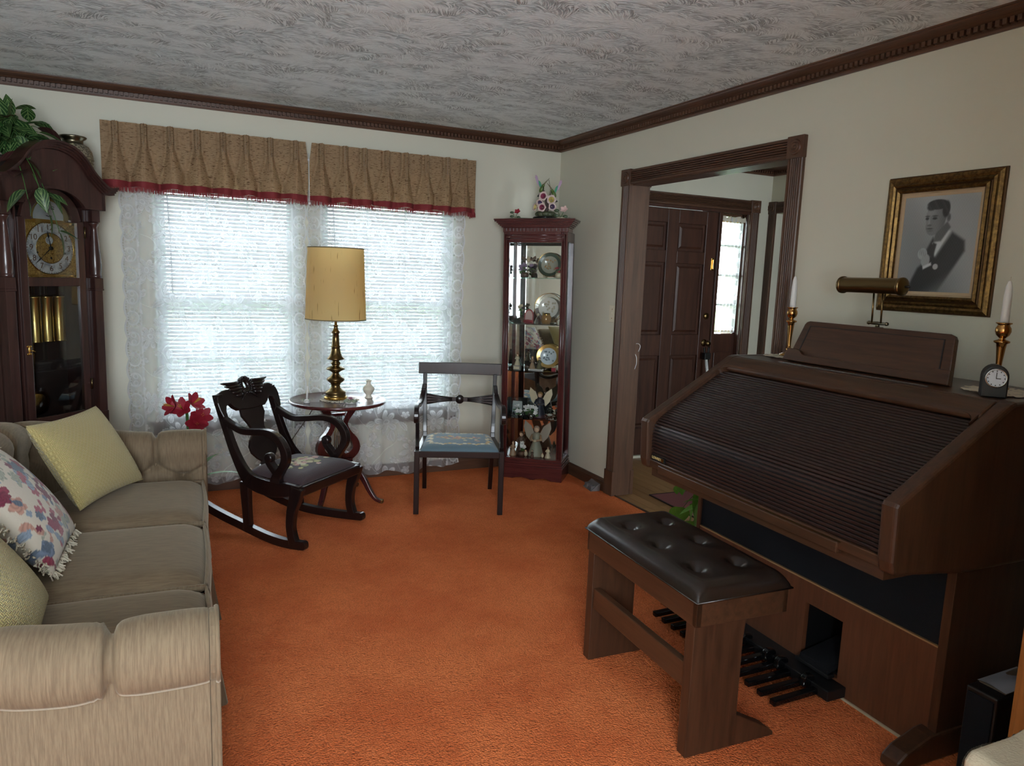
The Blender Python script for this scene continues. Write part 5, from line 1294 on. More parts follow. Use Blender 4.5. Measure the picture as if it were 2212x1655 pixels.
# ---- on top
def runner():
    def fn(u, v):
        x = lerp(-.21, .245, u); y = lerp(-.045, .16, v); return (x, y, PT + .002 + .004 * abs(math.sin(u * 7)) * (1 - v) * (1 if v < .4 else .2))
    o = MB().grid(fn, 40, 10).build('lace_runner', M['cream']); o.matrix_world = CABM; tag(o, 'white cloth runner spread on top of the curio cabinet', 'cloth')
runner()
def hummer():
    t = thing('hummingbird_figurine', 'porcelain hummingbirds over trumpet flowers on top of the curio cabinet', 'figurine', cab(.055, .05, PT + .006), -.7086)
    MB().lathe([(0, 0), (.085, 0), (.088, .006), (.08, .012), (0, .012)], 24).build('base', M['blackgloss'], t)
    b = MB()
    for k in range(9): a = k * .7; b.ball((.045 * math.cos(a), .035 * math.sin(a), .03), (.03, .024, .02), 8, 6)
    b.build('moss_mound', flat('moss_glaze', lin(74, 80, 58), .5), t)
    MB().tube([(0, 0, .02), (.012, 0, .08), (-.005, .004, .14), (-.02, 0, .19)], [.014, .012, .009, .006], 8).build('trunk', flat('trunk_glaze', lin(70, 52, 48), .5), t)
    def trumpet(c, r, tint, ry, rx):
        Mx = T(*c) @ RZ(ry) @ RX(PI / 2 + rx)
        f = MB().lathe([(.004, -.028), (.007, -.012), (.014, -.002), (.62 * r, .006)], 18, Mx).build('flower_throat', flat('throat_glaze', tint, .4), t)
        b2 = MB(); n = 30; vs = []; fs = []
        for j in range(4):
            for i in range(n): a = 2 * PI * i / n; q = lerp(.62 * r, r * (1 + .07 * math.cos(5 * a)), j / 3); vs.append((q * math.cos(a), q * math.sin(a), .006 + .004 * j - .003 * j * j * .4))
        for j in range(3):
            for i in range(n): k = (i + 1) % n; fs.append((j * n + i, j * n + k, (j + 1) * n + k, (j + 1) * n + i))
        b2.add(vs, fs, Mx, True).build('flower_petal', flat('blush_glaze', lin(206, 184, 178), .4), t)
    pk, pu, ye = lin(150, 70, 96), lin(104, 86, 120), lin(196, 180, 110)
    for c, r, tint, ry, rx in (((-.012, -.035, .148), .031, pk, -.1, -.15), ((.045, -.035, .125), .032, ye, .25, -.1), ((-.030, -.04, .105), .028, pu, -.3, .5), ((-.014, -.055, .072), .029, pk, 0, 0), ((-.062, -.035, .075), .028, ye, -.7, -.15), ((.056, -.05, .078), .027, pu, .35, .1)): trumpet(c, r, tint, ry, rx)
    gb = flat('bird_green', lin(86, 108, 52), .4); wt = flat('wing_teal', lin(70, 150, 120), .5); wl = flat('wing_lilac', lin(176, 150, 178), .5)
    for (c, ang, mir) in (((-.035, 0, .20), .5, 1), ((.055, -.01, .165), .35, -1)):
        Mx = T(*c) @ Matrix.Diagonal((mir, 1, 1, 1))
        MB().ball((0, 0, 0), (.014, .012, .026), 10, 8, Mx @ RY(.5)).ball((.012, -.006, .022), .011, 8, 6, Mx).build('bird_body', gb, t)
        MB().tube([(.016, -.01, .018), (.02, -.02, -.006), (.016, -.028, -.03)], [.003, .002, .0008], 5, Mx).build('bird_beak', M['black'], t)
        MB().prism([(-.006, -.02), (-.03, -.05), (-.014, -.055), (.002, -.026)], -.003, .003, 'y', Mx).build('bird_tail', M['black'], t)
        MB().prism([(-.006, .0), (-.022, .03), (-.026, .06), (-.012, .05), (.002, .02)], .002, .005, 'y', Mx).build('bird_wing', wt, t, .001)
        for q in range(4): MB().prism([(-.012, .01), (-.034 - .006 * q, .035 + .014 * q), (-.036 - .004 * q, .055 + .014 * q), (-.026 - .003 * q, .052 + .012 * q)], .004 + .001 * q, .006 + .001 * q, 'y', Mx).build('wing_feather', wl, t)
        MB().tube([(.0, 0, .015), (.03, .004, .05), (.052, .008, .075)], [.006, .004, .001], 6, Mx).build('far_wing', flat('wing_olive', lin(120, 112, 84), .5), t)
    MB().tube([(.02, .01, .15), (.024, .012, .21), (.01, .014, .265)], .0015, 5).build('twig', flat('twig_glaze', lin(96, 80, 58), .6), t)
hummer()
def sprig(x, lb, petal, s):
    t = thing('porcelain_sprig', lb, 'figurine', cab(x, -.01, PT + .004), -.7086)
    b = MB(); petals(b, (0, 0, 0), 5, .02 * s, .016 * s, open_=.9, Mx=T(.016 * s, -.012, .036 * s) @ RX(1.0)); b.build('bloom', petal, t)
    MB().tube([(0, 0, .004), (.008 * s, 0, .02 * s), (.016 * s, -.01, .036 * s)], .002, 5).tube([(0, 0, .004), (-.014 * s, 0, .03 * s)], .002, 5).build('stem', M['green'], t)
    b = MB(); [b.ball((sx * .02 * s, 0, zz * s), (.012 * s, .005, .007 * s), 8, 6) for sx, zz in ((-1, .034), (-1, .012), (1, .008))]; b.build('leaves', flat('sprig_leaf', lin(66, 84, 58), .4), t)
    MB().ball((0, 0, .003), (.024 * s, .014 * s, .004), 10, 6).build('foot', cream2, t)
sprig(-.145, 'tiny porcelain sprig with red flower on top of the curio cabinet', M['red'], 1.2)
sprig(.175, 'tiny porcelain sprig with pale pink flower on top of the curio cabinet', flat('blush_petal', lin(220, 186, 180), .4), 1.5)
# ------------------------------------------------------------------ home organ (drawn in room coordinates, local = room - origin)
OO = (-.45, -3.06, 0)
ORG = thing('home_organ', 'large walnut electronic organ with closed roll-top and pedalboard', 'organ', OO, math.radians(-1.8))
OT = T(.45, 3.06, 0)
YL, YR = -2.44, -3.69          # far and near ends
def _organ():
    t = ORG
    def B(*a): return MB().box(a[0], a[1], min(a[2], a[3]), max(a[2], a[3]), a[4], a[5], OT)
    cheek = [(-.895, .662), (-.905, .70), (-.912, .86), (-.905, .872), (-.475, 1.132), (-.455, 1.138), (-.06, 1.138), (-.06, .63), (-.60, .63)]
    for y0, y1 in ((YL - .055, YL), (YR, YR + .055)):
        MB().prism(cheek, y0, y1, 'y', OT).build('side_cheek', M['oak'], t, .012, 3)
    B(-.47, -.06, YR + .05, YL - .05, 1.112, 1.136).build('top_board', M['oak_y'], t, .003)
    # rounded front rail above the roll-top
    rl = [(-.455, 1.137), (-.478, 1.132), (-.505, 1.118), (-.530, 1.103), (-.540, 1.092), (-.538, 1.080), (-.52, 1.07), (-.455, 1.10)]
    MB().prism(rl, YR + .05, YL - .05, 'y', OT).build('upper_rail', M['oak_y'], t, .006, 3)
    for y, s in ((YR + .055, 1), (YL - .055, -1)):      # rounded inner corners of the opening
        P = []
        for k in range(9): a = PI / 2 * k / 8; P.append((.05 * (1 - math.sin(a)), .05 * (1 - math.cos(a))))
        poly = [(0, 0)] + P
        ux, uz = -.855, -.518; n = math.hypot(ux, uz); ux /= n; uz /= n
        Mx = OT @ Matrix(((0, ux, -uz, -.532), (s, 0, 0, y), (0, uz, ux, 1.086), (0, 0, 0, 1)))
        MB().prism(poly, -.012, .012, 'z', Mx).build('corner_fillet', M['oak_y'], t)
    # roll-top slats
    SL = wood('rolltop_slat', lin(28, 18, 15), lin(56, 37, 31), .3, 1.2, 1)
    path = [tuple(p) for p in spline([(-.535, 1.072), (-.62, 1.020), (-.71, .965), (-.80, .910), (-.855, .872), (-.876, .838), (-.882, .79), (-.880, .74), (-.878, .704)], 120)]
    L = [0]
    for a, c in zip(path, path[1:]): L.append(L[-1] + math.dist(a, c))
    hw = (YL - YR) / 2 - .057
    w = .0100; sm = MB().prism([(-w / 2, -.004), (-w / 2, .0018), (-w / 2 + .0016, .0036), (w / 2 - .0016, .0036), (w / 2, .0018), (w / 2, -.004)], -hw, hw, 'y').mesh('slat', SL)
    n = int(L[-1] / .0137)
    for k in range(n):
        s = (k + .5) * L[-1] / n; i = max(j for j in range(len(L)) if L[j] <= s); i = min(i, len(path) - 2)
        f = (s - L[i]) / max(1e-6, L[i + 1] - L[i]); p = (lerp(path[i][0], path[i + 1][0], f), lerp(path[i][1], path[i + 1][1], f))
        d = Vector((path[i + 1][0] - path[i][0], path[i + 1][1] - path[i][1])).normalized()
        # local x runs down the slope, local z points out of the front
        piece(t, 'slat', sm, (p[0] + .45, (YL + YR) / 2 + 3.06, p[1]), (0, math.atan2(-d.y, d.x), PI) if False else (0, math.atan2(d.y, -d.x), 0))
    bk = [(x + .007, z - .006) for x, z in path]
    MB().ribbon(bk, .006, -hw, hw, 'y', OT @ T(0, (YL + YR) / 2, 0)).build('slat_backing', M['black'], t)
    # name plate
    npo = B(-.892, -.884, -2.512, -2.60, .706, .726).build('name_plate', M['black'], t)
    piece(npo, 'lettering', text_mesh('LOWREY', .0165, flat('gold_letter', lin(212, 184, 120), .4), .0006), (-.8925 + .45, -2.548 + 3.06, .716), (PI / 2, 0, -PI / 2))
    B(-.8935, -.892, -2.58, -2.597, .709, .723).build('plate_emblem', M['brass'], npo)
    # lower front rail with grip
    B(-.888, -.85, YR + .05, YL - .05, .668, .702).build('lower_rail', M['oak_y'], t, .004)
    B(-.893, -.85, YR + .20, YL - .12, .655, .690).build('grip_rail', M['oak_y'], t, .004)
    B(-.89, -.886, YR + .19, YL - .11, .692, .695).build('rail_line', M['abrass'], t)
    B(-.87, -.06, YR + .05, YL - .05, .628, .664).build('key_bed', M['oak_y'], t)
    # base
    yl, yr = -2.44, -3.655; xf = -.568
    B(xf - .004, -.06, yl - .022, yl, .0, .63).build('base_side', M['oak'], t, .002)
    B(xf - .004, -.06, yr, yr + .03, .0, .63).build('base_side', M['oak'], t, .002)
    B(xf + .004, xf + .012, yr + .03, yl - .022, .366, .63).build('speaker_cloth', M['grill'], t)
    B(xf - .001, xf + .012, yr + .03, yl - .022, .358, .3635).build('cloth_strip', flat('pale_gilt_strip', lin(150, 118, 80), .5), t)
    ny0, ny1, nz0, nz1 = -3.272, -3.100, .060, .277
    lo = B(xf, xf + .02, yr + .03, ny0, .0, .358).box(xf, xf + .02, ny1, yl - .022, .0, .358, OT).box(xf, xf + .02, ny0, ny1, nz1, .358, OT).box(xf, xf + .02, ny0, ny1, 0, nz0, OT)
    lo.build('lower_panel', M['oak_light'], t)
    B(xf + .02, xf + .25, ny0 - .01, ny1 + .01, nz0, nz0 + .01).box(xf + .25, xf + .26, ny0 - .01, ny1 + .01, nz0, nz1, OT).box(xf + .02, xf + .25, ny0 - .012, ny0, nz0, nz1, OT).box(xf + .02, xf + .25, ny1, ny1 + .012, nz0, nz1, OT).box(xf + .02, xf + .25, ny0, ny1, nz1, nz1 + .01, OT).build('pedal_niche', M['black'], t)
    MB().prism([(xf - .03, .068), (xf - .028, .092), (xf + .16, .128), (xf + .17, .116)], ny0 + .02, ny1 - .02, 'y', OT).build('expression_pedal', flat('pedal_rubber', lin(18, 19, 22), .9, 0, .5, 300, .15), t, .004)
    B(xf - .034, xf - .0, ny0 + .01, ny1 - .005, .058, .072).build('niche_sill', M['black'], t, .003)
    B(xf - .006, xf, -3.62, -3.28, 0, .008).build('floor_strip', flat('pale_edge_strip', lin(176, 164, 140), .5), t)
    for y0, y1 in ((yr - .008, yr + .058), (yl - .058, yl + .008)):
        MB().prism([(-.74, 0), (-.735, .03), (-.70, .055), (-.60, .088), (-.55, .092), (-.05, .092), (-.05, 0)], y0, y1, 'y', OT).build('foot_runner', M['oak'], t, .008)
    # pedalboard
    B(-.655, xf, -2.475, -3.315, .012, .052).build('pedal_housing', M['black'], t, .004)
    nat = MB().box(-.205, 0, -.0125, .0125, -.012, .010).mesh('pedal_natural', M['blackgloss'])
    shp = MB().prism([(0, 0), (0, .03), (-.012, .042), (-.038, .046), (-.052, .034), (-.056, 0)], -.012, .012, 'y').mesh('pedal_sharp', M['blackgloss'])
    for k in range(12):
        o = piece(t, 'pedal_natural', nat, (-.65 + .45, -2.555 - .0640 * k + 3.06, .028), (0, -.02, 0)); m = o.modifiers.new('b', 'BEVEL'); m.width = .004; m.segments = 2
        if k % 7 not in (2, 6) and k < 11:
            o = piece(t, 'pedal_sharp', shp, (-.635 + .45, -2.587 - .0640 * k + 3.06, .032)); m = o.modifiers.new('b', 'BEVEL'); m.width = .006; m.segments = 3
    # music desk
    a = math.atan2(.055, .17); Mx = OT @ Matrix(((0, 0, -1, -.345), (-1, 0, 0, -3.03), (0, 1, 0, 1.137), (0, 0, 0, 1)))
    Mx = OT @ T(-.345, -3.03, 1.137) @ RY(a) @ Matrix(((0, 0, 1, 0), (-1, 0, 0, 0), (0, 1, 0, 0), (0, 0, 0, 1)))
    o2 = [(-.366, 0), (.366, 0), (.334, .165), (.326, .176), (.312, .181), (-.312, .181), (-.326, .176), (-.334, .165)]
    dk = MB().prism(o2, 0, .022, 'z', Mx).build('music_desk', M['oak_y'], t, .005)
    MB().prism([(-.322, .02), (-.317, .02), (-.296, .158), (-.301, .158)], -.0012, .0, 'z', Mx).prism([(.317, .02), (.322, .02), (.301, .158), (.296, .158)], -.0012, 0, 'z', Mx).prism([(-.30, .1575), (.30, .1575), (.30, .160), (-.30, .160)], -.0012, 0, 'z', Mx).build('groove_line', M['black'], dk)
    lip = [(-.374, 0), (.374, 0), (.366, .052), (.31, .052), (.295, .047), (.28, .034), (.26, .03), (-.26, .03), (-.28, .034), (-.295, .047), (-.31, .052), (-.366, .052)]
    MB().prism(lip, -.018, -.001, 'z', Mx).build('desk_lip', M['oak_y'], dk, .003)
    B(-.425, -.418, -2.70, -3.38, 1.136, 1.139).build('brass_strip', M['silver'], t)
    B(-.07, -.06, YR + .05, YL - .05, .05, 1.11).build('back_panel', M['oak'], t)
_organ()
OM = Matrix.Translation(OO) @ RZ(math.radians(-1.8)) @ OT
def on_org(x, y, z): return OM @ Vector((x, y, z))
OTZ = 1.1365
doily('cream crochet doily under the candlestick nearer the hall opening', on_org(-.235, -2.555, OTZ + .0015), .105, rot=.4, wave=.0006)
doily('cream crochet doily under the candlestick beside the little desk clock', on_org(-.275, -3.535, OTZ + .0015), .125, rot=.2, wave=.0006)
def candle(x, y, lb1, lb2):
    p = on_org(x, y, OTZ + .004)
    t = thing('brass_candlestick', lb1, 'candlestick', p)
    MB().lathe([(0, 0), (.038, 0), (.038, .004), (.03, .010), (.014, .016), (.010, .024), (.013, .032), (.0085, .036), (.0075, .05), (.0095, .09), (.0135, .135), (.0155, .148), (.0235, .152), (.0235, .157), (.012, .161), (.008, .165), (.011, .168)], 24).build('stem', M['copper'], t)
    MB().lathe([(.011, .168), (.019, .176), (.0235, .188), (.0225, .199), (.0175, .207), (.0175, .211), (.0235, .214), (.0235, .217), (.012, .217)], 24).build('cup', M['copper'], t)
    c = thing('taper_candle', lb2, 'candle', (p[0], p[1], p[2] + .2125))
    MB().lathe([(0, 0), (.0125, 0), (.0125, .03), (.0118, .09), (.0095, .122), (.005, .138), (0, .141)], 18).build('wax', M['wax'], c)
    MB().tube([(0, 0, .138), (.001, 0, .148), (.003, 0, .153)], .0012, 5).build('wick', M['ivory'], c)
candle(-.205, -2.53, 'turned brass candlestick on the organ beside the hall opening', 'white taper candle in the candlestick beside the hall opening')
candle(-.225, -3.475, 'turned brass candlestick on the organ behind the little desk clock', 'white taper candle in the candlestick behind the little desk clock')
t = thing('desk_clock', 'small arched black desk clock on the organ top', 'clock', on_org(-.41, -3.585, OTZ), math.radians(-50))
ar = [(-.034, 0), (.034, 0), (.034, .064)] + [(.034 * math.cos(a), .064 + .036 * math.sin(a)) for a in [PI * k / 12 for k in range(1, 12)]] + [(-.034, .064)]
MB().prism(ar, -.025, .03, 'y').build('case', M['black'], t, .004)
cd = flat('clock_face_white', lin(206, 214, 224), .3)
MB().lathe([(0, 0), (.026, 0)], 28, T(0, -.0262, .060) @ RX(PI / 2), False).build('dial', cd, t)
MB().lathe([(.0255, 0), (.0255, .003), (.029, .003), (.029, 0)], 28, T(0, -.025, .060) @ RX(PI / 2)).build('bezel', M['silver'], t)
MB().box(-.001, .001, -.0272, -.0266, .060, .078).box(-.001, .012, -.0272, -.0266, .058, .0605).build('hands', M['black'], t)
tk = MB()
for k in range(12): tk.cbox((.022 * math.cos(k * PI / 6), -.0266, .060 + .022 * math.sin(k * PI / 6)), (.003, .0005, .003))
tk.build('hour_marks', M['black'], t)
# piano lamp clipped on the music desk
pl = thing('piano_lamp', 'antique brass piano lamp with tubular shade clipped on the music desk', 'lamp', on_org(-.268, -3.03, 1.318), math.radians(-1.8))
Lx, Lz = .0, .145
MB().lathe([(.030, -.135), (.030, .135)], 28, T(Lx - .02, .03, Lz) @ RX(PI / 2), a0=math.radians(-40), a1=math.radians(250)).build('shade_tube', M['abrass'], pl)
for s in (-1, 1): MB().lathe([(0, .012), (.012, .012), (.024, .008), (.030, .004), (.0335, .002), (.0335, -.008), (.031, -.01)], 28, T(Lx - .02, .03 - s * .135, Lz) @ RX(s * PI / 2)).build('end_cap', M['abrass'], pl)
MB().tube([(Lx - .02, -.117, Lz), (Lx - .02, -.135, Lz)], [.005, .004], 8).build('switch_knob', M['black'], pl)
for y in (-.018, .022): MB().tube([(-.005, y, .005), (-.012, y - .001, .12)], .0035, 8).build('support_rod', M['abrass'], pl)
MB().tube([(0, -.045, .004), (0, -.038, .004), (0, -.034, .004), (0, 0, .004), (0, .034, .004), (0, .038, .004), (0, .045, .004)], [.006, .008, .005, .0075, .005, .008, .006], 10).tube([(0, 0, .004), (.0, 0, -.012)], [.006, .009], 10).build('pivot_bar', M['pewter'], pl)
MB().box(-.014, .018, -.014, .014, -.018, -.010).build('clip', M['pewter'], pl, .002)
# ------------------------------------------------------------------ organ bench
BN = thing('organ_bench', 'walnut organ bench with tufted dark brown leather top', 'bench', (-1.13, -3.025, 0), math.radians(-2.6))
def _bench():
    t = BN; x0, x1, y0, y1 = -.172, .178, -.335, .335
    MB().box(x0, x1, y0, y0 + .02, .43, .508).build('end_apron', M['oak_y'], t, .002); MB().box(x0, x1, y1 - .02, y1, .43, .508).build('end_apron', M['oak_y'], t, .002)
    MB().box(x0, x0 + .02, y0 + .0, y1, .43, .508).build('front_apron', M['oak_y'], t, .002); MB().box(x1 - .02, x1, y0, y1, .43, .508).build('rear_apron', M['oak_y'], t, .002)
    MB().box(x0 + .02, x1 - .02, y0 + .02, y1 - .02, .496, .508).build('seat_board', M['oak_y'], t)
    for ya, yb in ((y0 + .008, y0 + .05), (y1 - .05, y1 - .008)):
        lg = [(x0 + .002, 0), (x1 - .0, 0), (x1 - .0, .012), (x1 - .03, .036), (.02, .105), (.02, .36), (.028, .435), (x0 + .002, .435)]
        MB().prism(lg, ya, yb, 'y').build('panel_leg', M['oak'], t, .003)
    MB().box(x0 + .008, x0 + .034, y0 + .05, y1 - .05, .212, .292).build('stretcher', M['oak_y'], t, .003)
    btn = [(x, y) for x in (-.075, .08) for y in (-.2, 0, .2)]
    def top(u, v):
        x = lerp(x0 - .008, x1 + .008, u); y = lerp(y0 - .008, y1 + .008, v)
        e = (1 - (1 - min(1, min(u, 1 - u) * 7)) ** 2) ** .5 * (1 - (1 - min(1, min(v, 1 - v) * 13)) ** 2) ** .5
        z = .512 + .050 * e
        for bx, by in btn:
            d = math.hypot((x - bx) * 1.0, (y - by) * .8); z -= .030 * math.exp(-(d / .020) ** 2) + .010 * math.exp(-(d / .05) ** 2)
        z += .006 * math.sin(PI * u) * math.sin(PI * v)
        return (x, y, z)
    ct = MB().grid(top, 60, 100).build('leather_cushion', M['leather'], t)
    MB().box(x0 - .006, x1 + .006, y0 - .006, y1 + .006, .507, .516).build('cushion_base', M['leather'], t, .003)
    loop = [(x0 - .008, y0 - .008), (x1 + .008, y0 - .008), (x1 + .008, y1 + .008), (x0 - .008, y1 + .008), (x0 - .008, y0 - .008)]
    MB().tube([(a, c, .512) for a, c in loop], .003, 6).build('welt_cord', M['leather'], ct)
    bm = MB().ball((0, 0, 0), (.010, .010, .005), 10, 6).mesh('button', M['leather'])
    for bx, by in btn: piece(ct, 'button', bm, (bx, by, .524))
_bench()
# ------------------------------------------------------------------ framed portrait on the right wall
PC = thing('framed_portrait', 'monochrome portrait of a man in a suit in a stepped gilt frame', 'picture', (-.002, -3.055, 1.632))
def _portrait():
    t = PC; w, h = .236, .268
    def _gilt():
        m = Mat('aged_gilt', .38, lin(170, 130, 70), .85); v = m.coord(); m.set('Base Color', m.mix(m.noise(v, 60, 4, .7).smooth(.3, .7), lin(84, 63, 37), lin(140, 110, 64))); return m.m
    G = _gilt(); G2 = flat('gilt_groove', lin(92, 66, 40), .5, .6)
    prof = [(0, .012, .006, G2), (.006, .024, .020, G), (.020, .008, .014, G2), (.028, .014, .024, G), (.042, .010, .018, G2), (.050, .016, .028, G)]
    # local: picture plane is the YZ plane, room side is -x ; nested square rings, each mitred
    def ringbar(i0, wd, dep, mat, name):
        a, c = w - i0, h - i0; a2, c2 = a - wd, c - wd
        o = [(-a, -c), (a, -c), (a, c), (-a, c)]; n = [(-a2, -c2), (a2, -c2), (a2, c2), (-a2, c2)]; mid = [((p[0] + q[0]) / 2, (p[1] + q[1]) / 2) for p, q in zip(o, n)]
        vs = [(0, *p) for p in o] + [(-dep * .75, *p) for p in o] + [(-dep, *p) for p in mid] + [(-dep * .75, *p) for p in n] + [(0, *p) for p in n]
        fs = []
        for k in range(4):
            j = (k + 1) % 4
            for r in range(4): fs.append((r * 4 + k, r * 4 + j, (r + 1) * 4 + j, (r + 1) * 4 + k))
        MB().add(vs, fs).build(name, mat, t)
    for i0, wd, dep, mat in prof: ringbar(i0, wd, dep, mat, 'frame_moulding')
    ringbar(.064, .020, .010, flat('linen_liner', lin(196, 172, 140), .85, 0, .4, 300), 'linen_liner')
    MB().box(-.004, .0, -w + .004, w - .004, -h + .004, h - .004).build('backing_board', M['black'], t)
    pw, ph = w - .084, h - .084
    def ell(x, z, cx, cz, rx, rz, s=.08): return 1 - smoothstep(1 - s, 1 + s, math.hypot((x - cx) / rx, (z - cz) / rz))
    def half(x, z, pts, s=.02):       # soft convex-ish polygon by signed edge distance
        d = 9
        for (x0, z0), (x1, z1) in zip(pts, pts[1:] + pts[:1]):
            L = math.hypot(x1 - x0, z1 - z0); d = min(d, ((x1 - x0) * (z - z0) - (z1 - z0) * (x - x0)) / L)
        return smoothstep(-s, s, d)
    def pic(co):
        x = -co.y / pw; z = co.z / ph          # x: viewer's right
        g = .50 + .04 * math.sin(x * 3 + z * 2) + .05 * z + .05 * (x < 2) * smoothstep(.2, 1, x)
        def lay(v, a): nonlocal g; g = g + (v - g) * a
        fade = smoothstep(-1.0, -.45, z - .55 * x + .25)
        suit = max(half(x, z, [(-.50, -1.0), (.15, -1.0), (.75, -.15), (.72, .06), (.34, .26), (.02, -.25), (-.25, -.62)], .05), half(x, z, [(-.75, -1.05), (-.05, -1.05), (.2, -.4), (-.06, -.2), (-.46, -.5)], .05))
        lay(.13 + .05 * (x + .2), suit * (.25 + .75 * fade))
        lay(.12, .9 * half(x, z, [(-.34, -.25), (-.22, -.35), (-.02, .02), (-.12, .14)], .04))           # far lapel
        lay(.72, half(x, z, [(-.12, .02), (-.02, -.26), (.32, .26), (.24, .32)], .025))                  # shirt
        lay(.16, half(x, z, [(-.20, -.22), (-.06, -.30), (.0, .0), (-.10, .04)], .025))                   # tie
        lay(.30, half(x, z, [(-.10, .04), (.10, .06), (.32, .34), (.22, .46), (-.06, .26)], .03))          # neck
        face = max(ell(x, z, -.10, .56, .27, .30, .05), ell(x, z, -.17, .38, .19, .20, .06)); lay(.40, face)
        lay(.30, face * .8 * smoothstep(-.10, .18, x)); lay(.50, .7 * ell(x, z, -.24, .66, .12, .08, .6)); lay(.47, .6 * ell(x, z, -.30, .44, .06, .07, .6))
        lay(.36, ell(x, z, .24, .54, .055, .085, .2)); lay(.24, .7 * ell(x, z, .245, .54, .025, .05, .4))
        hair = max(ell(x, z, -.08, .82, .29, .105, .12), ell(x, z, -.25, .77, .12, .07, .3), ell(x, z, .15, .72, .10, .17, .2)); lay(.15 + .03 * max(0, math.sin(x * 30 + z * 22)), hair)
        for ex, w in ((-.335, .05), (-.13, .062)): lay(.13, .9 * ell(x, z, ex, .535, w, .026, .4)); lay(.16, .75 * ell(x, z, ex, .585, w * 1.25, .016, .5))
        lay(.54, .6 * ell(x, z, -.275, .47, .022, .09, .6)); lay(.22, .7 * ell(x, z, -.26, .395, .06, .018, .5)); lay(.18, .85 * ell(x, z, -.24, .325, .085, .014, .5)); lay(.26, .5 * ell(x, z, -.22, .28, .07, .018, .6))
        lay(.60, ell(x, z, -.36, -.20, .13, .12, .12)); lay(.56, ell(x, z, -.26, -.34, .12, .14, .12)); lay(.76, half(x, z, [(-.30, -.53), (-.08, -.44), (-.10, -.38), (-.32, -.47)], .02)); lay(.62, ell(x, z, .03, -.47, .07, .06, .2))
        for k in range(4): lay(.34, .7 * ell(x, z, -.43 + .05 * k, -.16 - .01 * k, .010, .07, .5))
        g += .012 * math.sin(x * 90) * math.sin(z * 70); g = max(.02, g)
        v = lin(255 * min(1, g ** .75 * .96), 255 * min(1, g ** .75 * .99), 255 * min(1, g ** .75 * 1.0)); return v
    o = MB().grid(lambda u, v: (-.006, lerp(pw, -pw, u), lerp(-ph, ph, v)), 150, 180, smooth=False)
    o.build('print', painted('portrait_print', .55, 0), t, paint=pic)
_portrait()
# ------------------------------------------------------------------ small wall things
t = thing('light_switch', 'ivory toggle light switch on the wall beside the cased opening', 'switch', (-.0, -.815, 1.222))
MB().box(-.006, -.0002, -.036, .036, -.058, .058).build('plate', M['switch'], t, .003)
MB().box(-.018, -.005, -.005, .005, -.004, .014, RY(.3)).build('toggle', M['switch'], t, .001)
for z in (-.03, .03): MB().lathe([(0, .002), (.003, .0015), (.0035, 0)], 10, T(-.006, 0, z) @ RY(-PI / 2)).build('screw', M['brass'], t)
t = thing('air_deflector', 'small clear grey plastic air deflector on the carpet by the baseboard', 'air deflector', (-.055, -.755, 0), math.radians(-8))
MB().prism([(-.035, 0), (.032, 0), (.036, .05), (.028, .052)], -.07, .07, 'y').build('hood', flat('grey_plastic', lin(120, 114, 112), .25), t, .002)
for k in range(4): MB().box(-.03, .034, -.06 + .036 * k, -.057 + .036 * k, .0, .035).build('rib', flat('grey_rib', lin(96, 92, 92), .3), t)
# ------------------------------------------------------------------ hall things
def _mat_rug():
    m = Mat('striped_rug', .9); x, y, z = m.sep(m.coord()); s = m.noise(m.coord('Object', (1, 55, 1)), 1.5, 1)
    fz = m.noise(m.coord(), 160, 2)
    band = y.gt(-.10)
    c = m.mix(band, m.mix(s.smooth(.42, .55), lin(150, 128, 104), lin(108, 70, 62)), m.mix(fz, lin(104, 52, 56), lin(128, 76, 76)))
    m.set('Base Color', c); m.bump(fz, .4, .004); return m.m
t = thing('door_mat', 'striped woven mat with maroon end band on the hall floor', 'rug', (.60, -1.30, -.0095), math.radians(-2))
MB().box(-.34, .34, -.52, .28, 0, .006).build('woven_field', _mat_rug(), t); bd = flat('mat_binding', lin(52, 36, 34), .9)
for a in ((-.35, -.34, -.53, .29), (.34, .35, -.53, .29), (-.34, .34, -.53, -.52), (-.34, .34, .28, .29)): MB().box(*a, 0, .0075).build('binding', bd, t)
t = thing('door_security_bar', 'white door security bar with black yoke wedged under the front door knob', 'security bar', (1.40, -.33, -.01))
MB().tube([(.018, .205, .82), (.02, .12, .45), (.02, .0, .012)], .013, 10).build('pole', M['white'], t)
MB().box(-.012, .05, .185, .225, .82, .875).tube([(.0, .21, .87), (-.004, .215, .92)], .008, 6).tube([(.04, .21, .87), (.044, .215, .92)], .008, 6).build('yoke', M['black'], t, .004)
MB().box(-.02, .06, -.03, .02, 0, .03).build('foot', M['black'], t, .006)
# curled ribbon on the opening jamb
q = MB().tube([tuple(p) for p in spline([(.100, -.962, 1.035), (.104, -.985, 1.036), (.108, -1.0, 1.02), (.106, -.985, .985)], 14)], .002, 5).tube([tuple(p) for p in spline([(.100, -.960, .965), (.106, -.968, .94), (.106, -.970, .90), (.102, -.960, .865)], 14)], .002, 5).build('curled_ribbon', M['white'])
tag(q, 'thin white curled ribbon stuck to the far jamb of the hall opening', 'ribbon')
hp = thing('pothos_plant', 'green pothos trailing past the end of the organ in the hall opening', 'plant', (-.24, -2.315, 0))
MB().lathe([(0, 0), (.10, 0), (.10, .012), (.02, .02), (.018, .30), (.09, .31), (.09, .322), (0, .322)], 20).build('stand', M['trim'], hp)
MB().lathe([(0, .322), (.06, .322), (.08, .43), (.084, .44), (.074, .44), (.07, .42), (0, .42)], 20).build('pot', flat('terracotta', lin(150, 92, 66), .7), hp)
